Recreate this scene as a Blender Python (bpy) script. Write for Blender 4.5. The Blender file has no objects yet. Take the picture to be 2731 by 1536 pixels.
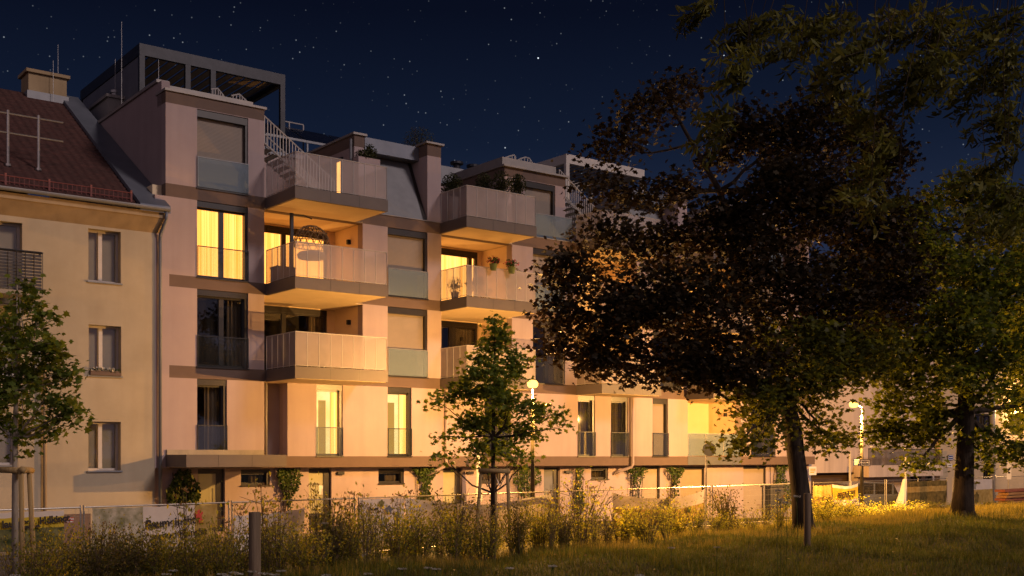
import bpy, bmesh, math, random
import numpy as np
from mathutils import Vector, Matrix
R_ = math.radians
rng = np.random.default_rng(7)
random.seed(7)
sc = bpy.context.scene
COL = sc.collection

# ------------------------------------------------------------------ camera
EYE = 2.7
cam_d = bpy.data.cameras.new("camera")
cam = bpy.data.objects.new("camera", cam_d)
COL.objects.link(cam)
cam.location = (0, 0, EYE)
cam.rotation_euler = (R_(90), 0, 0)
cam_d.sensor_width = 36
cam_d.lens = 40.63
cam_d.shift_y = 0.1651
cam_d.clip_end = 3000
sc.camera = cam

# ------------------------------------------------------------------ night sky with stars
w = bpy.data.worlds.new("World")
sc.world = w
w.use_nodes = True
nt = w.node_tree
nt.nodes.clear()
def wn(t, **k):
    n = nt.nodes.new(t)
    for a, b in k.items():
        setattr(n, a, b)
    return n
tc = wn("ShaderNodeTexCoord")
sep = wn("ShaderNodeSeparateXYZ")
nt.links.new(tc.outputs["Generated"], sep.inputs[0])
ramp = wn("ShaderNodeValToRGB")
els = ramp.color_ramp.elements
stops = [(0.0, (.030, .036, .085)), (0.10, (.030, .040, .098)), (0.19, (.0145, .0235, .057)), (0.26, (.0068, .0128, .034)),
         (0.36, (.0030, .0050, .0155)), (1.0, (.002, .003, .009))]
stops = [(p, tuple(x * k for x, k in zip(c, (.88, .88, .86)))) for p, c in stops]
els[0].position = 0; els[0].color = (*stops[0][1], 1)
els[1].position = 1; els[1].color = (*stops[-1][1], 1)
for p, c in stops[1:-1]:
    e = els.new(p); e.color = (*c, 1)
nt.links.new(sep.outputs[2], ramp.inputs[0])
nrm = wn("ShaderNodeVectorMath", operation='NORMALIZE')
nt.links.new(tc.outputs["Generated"], nrm.inputs[0])
def stars(scale, rad, amp, seed):
    ad = wn("ShaderNodeVectorMath", operation='ADD'); ad.inputs[1].default_value = (seed, seed * .7, seed * 1.3)
    nt.links.new(nrm.outputs[0], ad.inputs[0])
    v = wn("ShaderNodeTexVoronoi"); v.inputs["Scale"].default_value = scale
    nt.links.new(ad.outputs[0], v.inputs["Vector"])
    mr = wn("ShaderNodeMapRange"); mr.inputs[1].default_value = rad * .25; mr.inputs[2].default_value = rad
    mr.inputs[3].default_value = 1; mr.inputs[4].default_value = 0
    nt.links.new(v.outputs["Distance"], mr.inputs[0])
    sp = wn("ShaderNodeSeparateColor"); nt.links.new(v.outputs["Color"], sp.inputs[0])
    pw = wn("ShaderNodeMath", operation='POWER'); pw.inputs[1].default_value = 3.0
    nt.links.new(sp.outputs[0], pw.inputs[0])
    m = wn("ShaderNodeMath", operation='MULTIPLY'); nt.links.new(mr.outputs[0], m.inputs[0]); nt.links.new(pw.outputs[0], m.inputs[1])
    m2 = wn("ShaderNodeMath", operation='MULTIPLY'); nt.links.new(m.outputs[0], m2.inputs[0]); m2.inputs[1].default_value = amp
    return m2
s1 = stars(46, .033, 1.9, 3.0)
s2 = stars(105, .076, .42, 11.0)
s3 = stars(170, .115, .30, 23.0)
sm0 = wn("ShaderNodeMath", operation='ADD'); nt.links.new(s1.outputs[0], sm0.inputs[0]); nt.links.new(s2.outputs[0], sm0.inputs[1])
sm = wn("ShaderNodeMath", operation='ADD'); nt.links.new(sm0.outputs[0], sm.inputs[0]); nt.links.new(s3.outputs[0], sm.inputs[1])
scol = wn("ShaderNodeMix", data_type='RGBA', blend_type='ADD'); scol.inputs[0].default_value = 1
sc_c = wn("ShaderNodeCombineColor")
for i, k in enumerate((.82, .92, 1.0)):
    mm = wn("ShaderNodeMath", operation='MULTIPLY'); mm.inputs[1].default_value = k
    nt.links.new(sm.outputs[0], mm.inputs[0]); nt.links.new(mm.outputs[0], sc_c.inputs[i])
# dusk glow added low in the sky behind the viewer as frontal fill
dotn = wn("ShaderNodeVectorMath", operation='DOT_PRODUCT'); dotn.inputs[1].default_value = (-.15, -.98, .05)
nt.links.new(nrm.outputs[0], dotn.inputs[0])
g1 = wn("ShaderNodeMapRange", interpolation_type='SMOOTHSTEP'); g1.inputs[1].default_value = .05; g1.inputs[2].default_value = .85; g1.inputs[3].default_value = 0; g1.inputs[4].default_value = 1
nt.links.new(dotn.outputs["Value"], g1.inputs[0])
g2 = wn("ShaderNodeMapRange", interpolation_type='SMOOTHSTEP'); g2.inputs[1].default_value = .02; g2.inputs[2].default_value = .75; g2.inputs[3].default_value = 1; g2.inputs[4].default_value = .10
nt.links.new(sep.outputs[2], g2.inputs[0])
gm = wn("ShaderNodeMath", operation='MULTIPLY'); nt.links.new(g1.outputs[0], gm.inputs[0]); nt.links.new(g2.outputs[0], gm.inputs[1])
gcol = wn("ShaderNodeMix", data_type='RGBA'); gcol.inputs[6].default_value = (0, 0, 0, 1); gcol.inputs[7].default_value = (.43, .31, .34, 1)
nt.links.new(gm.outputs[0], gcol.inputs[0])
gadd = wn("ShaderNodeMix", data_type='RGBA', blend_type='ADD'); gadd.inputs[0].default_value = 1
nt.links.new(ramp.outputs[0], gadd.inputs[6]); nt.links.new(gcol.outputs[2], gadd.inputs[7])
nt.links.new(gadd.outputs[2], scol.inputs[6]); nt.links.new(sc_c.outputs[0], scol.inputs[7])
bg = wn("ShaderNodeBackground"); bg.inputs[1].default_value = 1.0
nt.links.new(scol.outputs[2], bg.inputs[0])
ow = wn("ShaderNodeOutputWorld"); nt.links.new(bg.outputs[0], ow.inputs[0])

# ------------------------------------------------------------------ frames: facade direction and fence direction
TH = R_(37.4)
class Frame:
    def __init__(s, p, th):
        s.p = p; s.th = th; s.c = math.cos(th); s.s = math.sin(th)
    def W(s, u, n, z):
        return Vector((s.p[0] + s.c * u + s.s * n, s.p[1] + s.s * u - s.c * n, z))
K = 2731 / 2576
FP = 3082.0
def ts(x, y):
    return (x * K - 1365.5) / FP, (1219 - y * K) / FP
def UZ(fr, x, y, n=0.0):
    t, s = ts(x, y)
    bx = fr.p[0] + fr.s * n; by = fr.p[1] - fr.c * n
    u = (t * by - bx) / (fr.c - fr.s * t)
    return u, EYE + s * (by + fr.s * u)
def NZ(fr, x, y, u):
    t, s = ts(x, y)
    bx = fr.p[0] + fr.c * u; by = fr.p[1] + fr.s * u
    n = (t * by - bx) / (fr.s + t * fr.c)
    return n, EYE + s * (by - fr.c * n)
def XY(x, Y):
    return ts(x, 0)[0] * Y, Y
def ZY(y, Y):
    return EYE + ts(0, y)[1] * Y
B = Frame((-11.2, 37.37), TH)
G = Frame((-9.44, 25.5), R_(47.0))

# ------------------------------------------------------------------ moon / afterglow sun
sv = B.W(.75, 1.75, 0) - B.W(0, 0, 0)
sv = Vector((sv.x, sv.y, 1.15)).normalized()
sun_d = bpy.data.lights.new("sun", 'SUN')
sun_d.energy = 1.35
sun_d.angle = R_(11)
sun_d.color = (1.0, .79, .75)
sun = bpy.data.objects.new("sun", sun_d)
sun.rotation_euler = sv.to_track_quat('Z', 'Y').to_euler()
sun.location = (30, -20, 40)
COL.objects.link(sun)

sc.view_settings.view_transform = 'Standard'
sc.view_settings.look = 'None'
sc.view_settings.exposure = 0
sc.view_settings.gamma = 1
cy = sc.cycles
cy.max_bounces = 6; cy.diffuse_bounces = 3; cy.glossy_bounces = 3; cy.transmission_bounces = 4
cy.transparent_max_bounces = 16
cy.caustics_reflective = False; cy.caustics_refractive = False
cy.sample_clamp_indirect = 4.0
cy.use_denoising = True

# ------------------------------------------------------------------ materials
MATS = {}
def mat(name):
    m = bpy.data.materials.new(name); m.use_nodes = True
    m.node_tree.nodes.clear()
    return m
class NT:
    def __init__(s, m): s.t = m.node_tree
    def n(s, ty, ins=None, **k):
        x = s.t.nodes.new(ty)
        for a, b in k.items(): setattr(x, a, b)
        for a, b in (ins or {}).items():
            if isinstance(b, bpy.types.NodeSocket): s.t.links.new(b, x.inputs[a])
            else: x.inputs[a].default_value = b
        return x
    def out(s, sock):
        o = s.n("ShaderNodeOutputMaterial"); s.t.links.new(sock, o.inputs[0])
def c4(c): return (c[0], c[1], c[2], 1)
def noise_col(N, c1, c2, scale=4, detail=5, stretch=(1, 1, 1), lo=.35, hi=.65, rough=.6):
    tc = N.n("ShaderNodeTexCoord")
    mp = N.n("ShaderNodeMapping", {0: tc.outputs["Object"], "Scale": stretch})
    no = N.n("ShaderNodeTexNoise", {"Vector": mp.outputs[0], "Scale": scale, "Detail": detail, "Roughness": rough})
    r = N.n("ShaderNodeValToRGB", {0: no.outputs[0]})
    r.color_ramp.elements[0].position = lo; r.color_ramp.elements[0].color = c4(c1)
    r.color_ramp.elements[1].position = hi; r.color_ramp.elements[1].color = c4(c2)
    return r.outputs[0], no, mp
TONE = {"pink_render": .64, "side_render_shaded": .66, "brown_band": .64, "fascia_grey": .64, "cream_render": .64, "cream_trim": .64, "cap_metal": .62, "concrete": .7,
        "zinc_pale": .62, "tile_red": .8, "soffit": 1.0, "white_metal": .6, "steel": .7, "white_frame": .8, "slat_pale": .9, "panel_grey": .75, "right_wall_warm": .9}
def surf(name, c1, c2=None, scale=3, rough=.8, bump=0, bscale=60, metal=0, stretch=(1, 1, 1), spec=.3, streak=None):
    """plain procedural surface: two-tone noise, optional fine bump and vertical weather streaks"""
    m = mat(name); N = NT(m)
    c2 = c2 or tuple(min(1, x * 1.12) for x in c1)
    kt = TONE.get(name, 1); c1 = tuple(x * kt for x in c1); c2 = tuple(x * kt for x in c2)
    if streak: streak = (tuple(x * kt for x in streak[0]), streak[1])
    col, no, mp = noise_col(N, c1, c2, scale, stretch=stretch)
    if streak:
        tc = N.n("ShaderNodeTexCoord")
        mp2 = N.n("ShaderNodeMapping", {0: tc.outputs["Object"], "Scale": (1.6, 1.6, .16)})
        n2 = N.n("ShaderNodeTexNoise", {"Vector": mp2.outputs[0], "Scale": 1.6, "Detail": 6})
        rr = N.n("ShaderNodeMapRange", {0: n2.outputs[0], 1: .45, 2: .75, 3: 0, 4: streak[1]})
        mx = N.n("ShaderNodeMix", {0: rr.outputs[0], 6: col, 7: c4(streak[0])}, data_type='RGBA')
        col = mx.outputs[2]
    p = N.n("ShaderNodeBsdfPrincipled", {"Base Color": col, "Roughness": rough, "Metallic": metal, "Specular IOR Level": spec})
    if bump:
        n3 = N.n("ShaderNodeTexNoise", {"Vector": mp.outputs[0], "Scale": bscale, "Detail": 3})
        b = N.n("ShaderNodeBump", {"Height": n3.outputs[0], "Strength": bump, "Distance": .02})
        N.t.links.new(b.outputs[0], p.inputs["Normal"])
    N.out(p.outputs[0])
    MATS[name] = m
    return m
def emit(name, c, st, c2=None, scale=1.0, stretch=(1, 1, 1), lo=.3, hi=.7):
    m = mat(name); N = NT(m)
    if c2:
        col, _, _ = noise_col(N, c, c2, scale, 3, stretch, lo, hi)
        e = N.n("ShaderNodeEmission", {0: col, 1: st})
    else:
        e = N.n("ShaderNodeEmission", {0: c4(c), 1: st})
    N.out(e.outputs[0]); MATS[name] = m
    return m
def leafmat(name, cols, trans=.35, tcol=None, gloss=.0):
    m = mat(name); N = NT(m)
    g = N.n("ShaderNodeNewGeometry")
    r = N.n("ShaderNodeValToRGB", {0: g.outputs["Random Per Island"]})
    e = r.color_ramp.elements
    e[0].color = c4(cols[0]); e[1].color = c4(cols[-1])
    for i, c in enumerate(cols[1:-1]):
        x = e.new((i + 1) / (len(cols) - 1)); x.color = c4(c)
    tc = N.n("ShaderNodeTexCoord")
    no = N.n("ShaderNodeTexNoise", {"Vector": tc.outputs["Object"], "Scale": 1.1, "Detail": 2})
    mr = N.n("ShaderNodeMapRange", {0: no.outputs[0], 1: .3, 2: .7, 3: .65, 4: 1.35})
    mu = N.n("ShaderNodeVectorMath", {0: r.outputs[0], 1: mr.outputs[0]}, operation='MULTIPLY')
    d = N.n("ShaderNodeBsdfPrincipled", {"Base Color": mu.outputs[0], "Roughness": .62, "Specular IOR Level": .25})
    t = N.n("ShaderNodeBsdfTranslucent", {0: mu.outputs[0]})
    if tcol:
        mm = N.n("ShaderNodeVectorMath", {0: mu.outputs[0], 1: tcol}, operation='MULTIPLY'); N.t.links.new(mm.outputs[0], t.inputs[0])
    x = N.n("ShaderNodeMixShader", {0: trans, 1: d.outputs[0], 2: t.outputs[0]})
    N.out(x.outputs[0]); MATS[name] = m
    return m
def glass(name, tint, gl, milk=0, milkc=(.3, .36, .4), rough=.02):
    """window or railing glass: mirror part by angle, the rest see-through, milk tints it like reflected sky"""
    m = mat(name); N = NT(m)
    lw = N.n("ShaderNodeLayerWeight", {0: .35})
    mr = N.n("ShaderNodeMapRange", {0: lw.outputs[0], 1: 0, 2: 1, 3: gl, 4: min(1, gl * 4)})
    tr = N.n("ShaderNodeBsdfTransparent", {0: c4(tint)})
    go = N.n("ShaderNodeBsdfGlossy", {0: (.9, .95, 1, 1), "Roughness": rough})
    x = N.n("ShaderNodeMixShader", {0: mr.outputs[0], 1: tr.outputs[0], 2: go.outputs[0]})
    o = x.outputs[0]
    if milk:
        d = N.n("ShaderNodeBsdfDiffuse", {0: c4(milkc)})
        x2 = N.n("ShaderNodeMixShader", {0: milk, 1: o, 2: d.outputs[0]}); o = x2.outputs[0]
    N.out(o); MATS[name] = m
    return m
def perforated(name, c, open_):
    m = mat(name); N = NT(m)
    d = N.n("ShaderNodeBsdfPrincipled", {"Base Color": c4(c), "Roughness": .6})
    t = N.n("ShaderNodeBsdfTransparent")
    tc = N.n("ShaderNodeTexCoord")
    no = N.n("ShaderNodeTexNoise", {"Vector": tc.outputs["Object"], "Scale": 2.0, "Detail": 2})
    mr = N.n("ShaderNodeMapRange", {0: no.outputs[0], 1: .3, 2: .7, 3: open_ - .04, 4: open_ + .04})
    x = N.n("ShaderNodeMixShader", {0: mr.outputs[0], 1: d.outputs[0], 2: t.outputs[0]})
    N.out(x.outputs[0]); MATS[name] = m
    return m

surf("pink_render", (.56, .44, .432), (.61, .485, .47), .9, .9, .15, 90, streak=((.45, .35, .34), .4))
surf("side_render_shaded", (.48, .38, .37), (.52, .41, .40), 1.2, .9, .12, 90, streak=((.33, .26, .26), .3))  # same pink render, shade of the side faces put into the colour
surf("brown_band", (.200, .138, .110), (.222, .154, .122), 2, .85, .08, 90)
surf("fascia_grey", (.170, .140, .128), (.19, .157, .142), 2, .55, 0)
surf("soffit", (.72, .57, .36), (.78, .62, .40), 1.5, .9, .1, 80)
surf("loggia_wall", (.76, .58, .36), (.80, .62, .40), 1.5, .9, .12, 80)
surf("cream_render", (.56, .475, .335), (.66, .56, .40), .7, .95, .3, 70, streak=((.40, .30, .19), .16))
surf("cream_trim", (.50, .36, .20), (.58, .43, .25), 1.5, .9, .1, 60, streak=((.33, .24, .14), .6))
surf("white_frame", (.62, .56, .50), (.68, .62, .55), 3, .5)
surf("dark_frame", (.018, .015, .014), (.026, .022, .02), 5, .35, spec=.5)
surf("cap_metal", (.42, .385, .35), (.47, .43, .40), 3, .5, metal=.2)
surf("concrete", (.36, .32, .26), (.45, .40, .32), 3, .9, .2, 40)
surf("dark_room", (.010, .009, .008), (.02, .017, .014), 1, .9)
surf("dark_curtain", (.045, .05, .036), (.085, .09, .062), 3, .9, stretch=(6, 1, .05))
surf("dim_curtain", (.06, .05, .04), (.11, .09, .07), 3, .9, stretch=(6, 1, .05))
surf("zinc", (.135, .150, .180), (.17, .185, .22), 2.2, .5, metal=.35, stretch=(.6, .6, .6))
surf("zinc_pale", (.30, .31, .33), (.36, .37, .39), 2, .5, metal=.3)
surf("steel", (.33, .33, .33), (.48, .47, .46), 9, .4, metal=.75)
surf("dark_steel", (.022, .024, .030), (.032, .034, .042), 4, .45, metal=.3)
surf("slat_dark", (.05, .045, .045), (.075, .065, .06), 5, .6)
surf("slat_pale", (.44, .34, .24), (.50, .39, .28), 3, .7)
surf("white_metal", (.62, .58, .55), (.68, .64, .6), 4, .45)
surf("tile_red", (.060, .020, .016), (.125, .040, .030), 7, .85, .4, 40, stretch=(1, 1, 1))
surf("guard_red", (.17, .05, .04), (.2, .06, .05), 6, .6)
surf("solar", (.006, .009, .020), (.010, .013, .026), 3, .18, spec=.6)
surf("panel_grey", (.16, .165, .19), (.19, .195, .225), 1.5, .55, metal=.2)
surf("asphalt", (.045, .042, .040), (.075, .07, .065), 3, .9, .4, 150)
surf("paving", (.20, .18, .15), (.28, .25, .21), 2.5, .9, .25, 80)
surf("bark", (.022, .015, .010), (.060, .042, .028), 9, .95, .9, 22, stretch=(1, 1, .18))
surf("bark_pale", (.26, .21, .15), (.40, .335, .25), 8, .9, .5, 25, stretch=(1, 1, .25))
surf("stake_wood", (.29, .19, .075), (.43, .29, .125), 6, .85, .35, 40, stretch=(4, 4, .25))
surf("post_wood", (.125, .085, .050), (.25, .18, .115), 5, .9, .5, 40, stretch=(7, 7, .14), streak=((.05, .035, .022), .7))
surf("galvanised", (.40, .37, .33), (.52, .48, .43), 12, .35, metal=.8)
surf("banner_pale", (.55, .48, .40), (.64, .57, .49), 3, .7)
surf("banner_yellow", (.60, .43, .035), (.68, .50, .06), 2, .7)
surf("banner_photo", (.035, .05, .015), (.26, .235, .09), 5, .7)
surf("banner_orange", (.42, .26, .06), (.60, .42, .14), 4, .7)
surf("banner_brown", (.10, .075, .02), (.30, .21, .06), 3.5, .7, stretch=(.4, .4, 2))
surf("red_print", (.52, .055, .035), (.62, .09, .05), 5, .6)
surf("black_ink", (.022, .016, .014), (.03, .022, .02), 5, .6)
surf("white_ink", (.70, .66, .6), (.76, .72, .66), 5, .6)
surf("sign_blue", (.02, .05, .20), (.03, .065, .24), 5, .45)
surf("sign_dark", (.03, .016, .012), (.045, .024, .018), 5, .45)
surf("cloth_white", (.68, .64, .58), (.76, .72, .66), 5, .8, .2, 20)
surf("brick_red", (.20, .065, .04), (.30, .105, .06), 9, .9)
surf("plank_wood", (.24, .12, .045), (.40, .22, .09), 5, .9, stretch=(.3, 4, 4))
surf("pot_green", (.10, .12, .028), (.14, .16, .04), 4, .5)
surf("pot_grey", (.12, .11, .11), (.16, .145, .14), 4, .7)
surf("car_paint", (.16, .175, .20), (.19, .205, .23), 2, .25, metal=.5, spec=.6)
surf("rubber", (.012, .012, .012), (.02, .02, .02), 6, .8)
surf("tail_red", (.75, .03, .012), (.80, .05, .02), 5, .3)
surf("soil", (.045, .038, .014), (.085, .072, .024), 1.6, .95, .5, 30)
surf("wicker", (.13, .08, .04), (.20, .13, .07), 8, .8)
surf("cushion", (.20, .17, .16), (.26, .22, .2), 3, .9)
surf("right_wall", (.60, .47, .36), (.66, .52, .40), 1, .9, .1, 60, streak=((.26, .2, .17), .4))
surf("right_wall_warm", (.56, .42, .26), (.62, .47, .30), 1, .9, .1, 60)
surf("garage_slats", (.06, .035, .02), (.12, .075, .035), 3, .7, stretch=(.3, .3, 6))
surf("door_glass_green", (.36, .34, .20), (.40, .375, .23), 2, .3, spec=.5)
# roller shutter: fine horizontal ribs in the bump
def ribbed(name, c1, c2, freq):
    m = mat(name); N = NT(m)
    col, no, mp = noise_col(N, c1, c2, 1.5)
    tc = N.n("ShaderNodeTexCoord")
    wv = N.n("ShaderNodeTexWave", {"Vector": tc.outputs["Object"], "Scale": freq}, bands_direction='Z')
    b = N.n("ShaderNodeBump", {"Height": wv.outputs[1], "Strength": .35, "Distance": .01})
    p = N.n("ShaderNodeBsdfPrincipled", {"Base Color": col, "Roughness": .65, "Normal": b.outputs[0]})
    N.out(p.outputs[0]); MATS[name] = m
ribbed("shutter", (.215, .176, .14), (.235, .192, .153), 7)
ribbed("shutter_pale", (.33, .26, .18), (.36, .285, .20), 7)
emit("curtain_lit", (.80, .235, .018), 3.1, (1.0, .47, .115), 3.0, (8, 1, .05), .33, .68)  # curtains glow themselves, backlight and fold shading put into the colour
emit("curtain_bright", (.85, .27, .022), 3.3, (1.0, .53, .16), 3.0, (8, 1, .05), .35, .7)
emit("room_wall_glow", (1.0, .62, .17), 1.7, (1.0, .78, .34), .9)  # room surfaces glow themselves, lamplight put into their colour
emit("room_side_glow", (1.0, .60, .15), 1.0)
emit("room_door_glow", (.85, .45, .10), .85)
emit("room_wood_glow", (.62, .30, .07), .7)
emit("lamp_lens", (1.0, .54, .10), 4.0)
emit("lamp_small", (1.0, .62, .25), 9)
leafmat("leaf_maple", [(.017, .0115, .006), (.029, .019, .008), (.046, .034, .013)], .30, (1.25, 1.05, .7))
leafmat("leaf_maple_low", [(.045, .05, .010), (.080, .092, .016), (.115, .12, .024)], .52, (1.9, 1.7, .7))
leafmat("leaf_green", [(.045, .064, .010), (.08, .102, .017), (.125, .14, .028)], .55, (2.0, 1.8, .7))
leafmat("leaf_young", [(.095, .135, .020), (.145, .19, .032), (.20, .235, .052)], .5, (1.3, 1.25, .6))
leafmat("leaf_near", [(.072, .076, .012), (.11, .112, .018), (.16, .145, .026)], .35, (1.2, 1.1, .7))
leafmat("leaf_shrub", [(.13, .16, .027), (.22, .235, .046), (.32, .29, .075)], .66, (1.9, 1.7, .7))
leafmat("leaf_ivy", [(.030, .055, .010), (.060, .095, .018), (.105, .135, .028)], .3)
leafmat("leaf_darkshrub", [(.07, .075, .016), (.11, .11, .024), (.15, .13, .035)], .5, (1.5, 1.3, .7))
leafmat("leaf_dark", [(.035, .042, .018), (.055, .06, .024), (.08, .08, .03)], .25)
leafmat("leaf_dry", [(.20, .095, .03), (.26, .14, .045), (.16, .12, .035)], .3)
leafmat("petal_red", [(.42, .03, .03), (.55, .06, .06), (.48, .05, .09)], .3)
leafmat("umbel_white", [(.55, .52, .44), (.68, .64, .55)], .2)
leafmat("grass_lawn", [(.060, .084, .012), (.105, .128, .020), (.165, .145, .034)], .5, (1.3, 1.2, .8))
leafmat("grass_dry", [(.16, .145, .03), (.24, .20, .045), (.32, .25, .07)], .55, (1.3, 1.2, .8))
def cloth(name, c1, c2, sc_=3):
    m = mat(name); N = NT(m)
    col, no, mp = noise_col(N, c1, c2, sc_)
    d = N.n("ShaderNodeBsdfPrincipled", {"Base Color": col, "Roughness": .75, "Specular IOR Level": .2})
    t = N.n("ShaderNodeBsdfTranslucent", {0: col})
    x = N.n("ShaderNodeMixShader", {0: .30, 1: d.outputs[0], 2: t.outputs[0]}); N.out(x.outputs[0]); MATS[name] = m
cloth("banner_pale", (.76, .65, .54), (.84, .73, .62))
surf("twig", (.10, .07, .035), (.17, .12, .06), 9, .9)
cloth("banner_print", (.20, .19, .07), (.74, .64, .48), 2.6)
cloth("banner_yellow", (.60, .42, .03), (.70, .50, .05), 2)
cloth("banner_photo", (.035, .05, .015), (.26, .235, .09), 5)
cloth("banner_orange", (.42, .26, .06), (.60, .42, .14), 4)
cloth("banner_brown", (.10, .075, .02), (.30, .21, .06), 3.5)
cloth("cloth_white", (.78, .73, .66), (.85, .80, .73), 5)
surf("lamp_pole", (.075, .060, .032), (.10, .08, .045), 4, .5)
perforated("mesh_panel", (.38, .32, .31), .42)
glass("pane", (.96, .95, .92), .042)
glass("rail_clear", (.90, .92, .92), .05, .02, (.34, .36, .36))
glass("rail_frost_sky", (.72, .80, .85), .10, .42, (.27, .33, .37), .05)  # frosted glass whose blue-grey milk paints in the sky's reflection
glass("car_glass", (.10, .11, .12), .10)

# ------------------------------------------------------------------ mesh helpers
class MB:
    def __init__(s):
        s.v = []; s.f = []; s.m = []
    def quad(s, a, b, c, d, mi=0):
        i = len(s.v); s.v += [tuple(a), tuple(b), tuple(c), tuple(d)]; s.f.append((i, i + 1, i + 2, i + 3)); s.m.append(mi)
    def poly(s, pts, mi=0):
        i = len(s.v); s.v += [tuple(p) for p in pts]; s.f.append(tuple(range(i, i + len(pts)))); s.m.append(mi)
    def box(s, x0, x1, y0, y1, z0, z1, mi=0):
        x0, x1 = sorted((x0, x1)); y0, y1 = sorted((y0, y1)); z0, z1 = sorted((z0, z1))
        i = len(s.v)
        s.v += [(x0, y0, z0), (x1, y0, z0), (x1, y1, z0), (x0, y1, z0), (x0, y0, z1), (x1, y0, z1), (x1, y1, z1), (x0, y1, z1)]
        for q in ((3, 2, 1, 0), (4, 5, 6, 7), (0, 1, 5, 4), (1, 2, 6, 5), (2, 3, 7, 6), (3, 0, 4, 7)):
            s.f.append(tuple(i + k for k in q)); s.m.append(mi)
        return s
    def bun(s, u0, u1, n0, n1, z0, z1, mi=0):
        """box in facade coordinates: along, out of the wall, up"""
        return s.box(u0, u1, -n1, -n0, z0, z1, mi)
    def tube(s, pts, rad, k=8, mi=0, cap=True):
        pts = [Vector(p) for p in pts]
        if not hasattr(rad, '__len__'): rad = [rad] * len(pts)
        base = len(s.v)
        prev = None
        for j, p in enumerate(pts):
            d = (pts[min(j + 1, len(pts) - 1)] - pts[max(j - 1, 0)])
            d = d.normalized() if d.length > 1e-9 else Vector((0, 0, 1))
            if prev is None:
                a = d.orthogonal().normalized()
            else:
                a = prev - d * prev.dot(d)
                a = a.normalized() if a.length > 1e-6 else d.orthogonal().normalized()
            prev = a
            b = d.cross(a)
            for q in range(k):
                an = 2 * math.pi * q / k
                s.v.append(tuple(p + (a * math.cos(an) + b * math.sin(an)) * rad[j]))
        for j in range(len(pts) - 1):
            for q in range(k):
                q2 = (q + 1) % k
                s.f.append((base + j * k + q, base + j * k + q2, base + (j + 1) * k + q2, base + (j + 1) * k + q)); s.m.append(mi)
        if cap:
            s.f.append(tuple(base + q for q in reversed(range(k)))); s.m.append(mi)
            e = base + (len(pts) - 1) * k
            s.f.append(tuple(e + q for q in range(k))); s.m.append(mi)
        return s
    def lathe(s, c, prof, k=16, mi=0):
        base = len(s.v)
        for r, z in prof:
            for q in range(k):
                an = 2 * math.pi * q / k
                s.v.append((c[0] + r * math.cos(an), c[1] + r * math.sin(an), c[2] + z))
        for j in range(len(prof) - 1):
            for q in range(k):
                q2 = (q + 1) % k
                s.f.append((base + j * k + q, base + j * k + q2, base + (j + 1) * k + q2, base + (j + 1) * k + q)); s.m.append(mi)
        s.f.append(tuple(base + q for q in reversed(range(k)))); s.m.append(mi)
        e = base + (len(prof) - 1) * k
        s.f.append(tuple(e + q for q in range(k))); s.m.append(mi)
        return s
    def build(s, name, mats, parent=None, smooth=False, bevel=0):
        me = bpy.data.meshes.new(name)
        me.from_pydata(s.v, [], s.f)
        ms = mats if isinstance(mats, (list, tuple)) else [mats]
        for x in ms: me.materials.append(MATS[x])
        if len(ms) > 1: me.polygons.foreach_set("material_index", s.m)
        if smooth: me.polygons.foreach_set("use_smooth", [True] * len(s.f))
        me.update()
        o = bpy.data.objects.new(name, me)
        COL.objects.link(o)
        if parent is not None: o.parent = parent
        if bevel:
            b = o.modifiers.new("bevel", 'BEVEL'); b.width = bevel; b.segments = 2
        return o
def tag(o, label=None, cat=None, group=None, kind=None):
    if label: o["label"] = label
    if cat: o["category"] = cat
    if group: o["group"] = group
    if kind: o["kind"] = kind
    return o
def empty(name, loc=(0, 0, 0), rz=0, label=None, cat=None, group=None, kind=None):
    o = bpy.data.objects.new(name, None); COL.objects.link(o)
    o.location = loc; o.rotation_euler = (0, 0, rz); o.empty_display_size = .2
    return tag(o, label, cat, group, kind)
def copy_tree(o, parent=None):
    c = o.copy(); COL.objects.link(c); c.parent = parent
    for ch in list(o.children): copy_tree(ch, c)
    return c
def text_mesh(body, size, parent, matname, loc, rot, name="lettering", bold=.0, ext=.004):
    cu = bpy.data.curves.new(name, 'FONT'); cu.body = body; cu.size = size
    cu.align_x = 'CENTER'; cu.align_y = 'CENTER'; cu.offset = bold; cu.extrude = ext
    t = bpy.data.objects.new(name + "_source", cu); COL.objects.link(t)
    dg = bpy.context.evaluated_depsgraph_get(); dg.update()
    me = bpy.data.meshes.new_from_object(t.evaluated_get(dg))
    bpy.data.objects.remove(t); bpy.data.curves.remove(cu)
    me.name = name; me.materials.clear(); me.materials.append(MATS[matname])
    o = bpy.data.objects.new(name, me); COL.objects.link(o)
    o.parent = parent; o.location = loc; o.rotation_euler = rot
    return o
LEAF = {
 'maple': np.array([(0, -.5), (.16, -.28), (.48, -.30), (.36, -.04), (.50, .16), (.22, .16), (0, .52), (-.22, .16), (-.50, .16), (-.36, -.04), (-.48, -.30), (-.16, -.28)]),
 'oval': np.array([(0, -.5), (.24, -.2), (.26, .12), (0, .5), (-.26, .12), (-.24, -.2)]),
 'narrow': np.array([(0, -.5), (.13, -.1), (.09, .25), (0, .5), (-.09, .25), (-.13, -.1)]),
 'petal': np.array([(0, -.5), (.4, -.3), (.5, .1), (.25, .45), (-.25, .45), (-.5, .1), (-.4, -.3)]),
}
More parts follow.
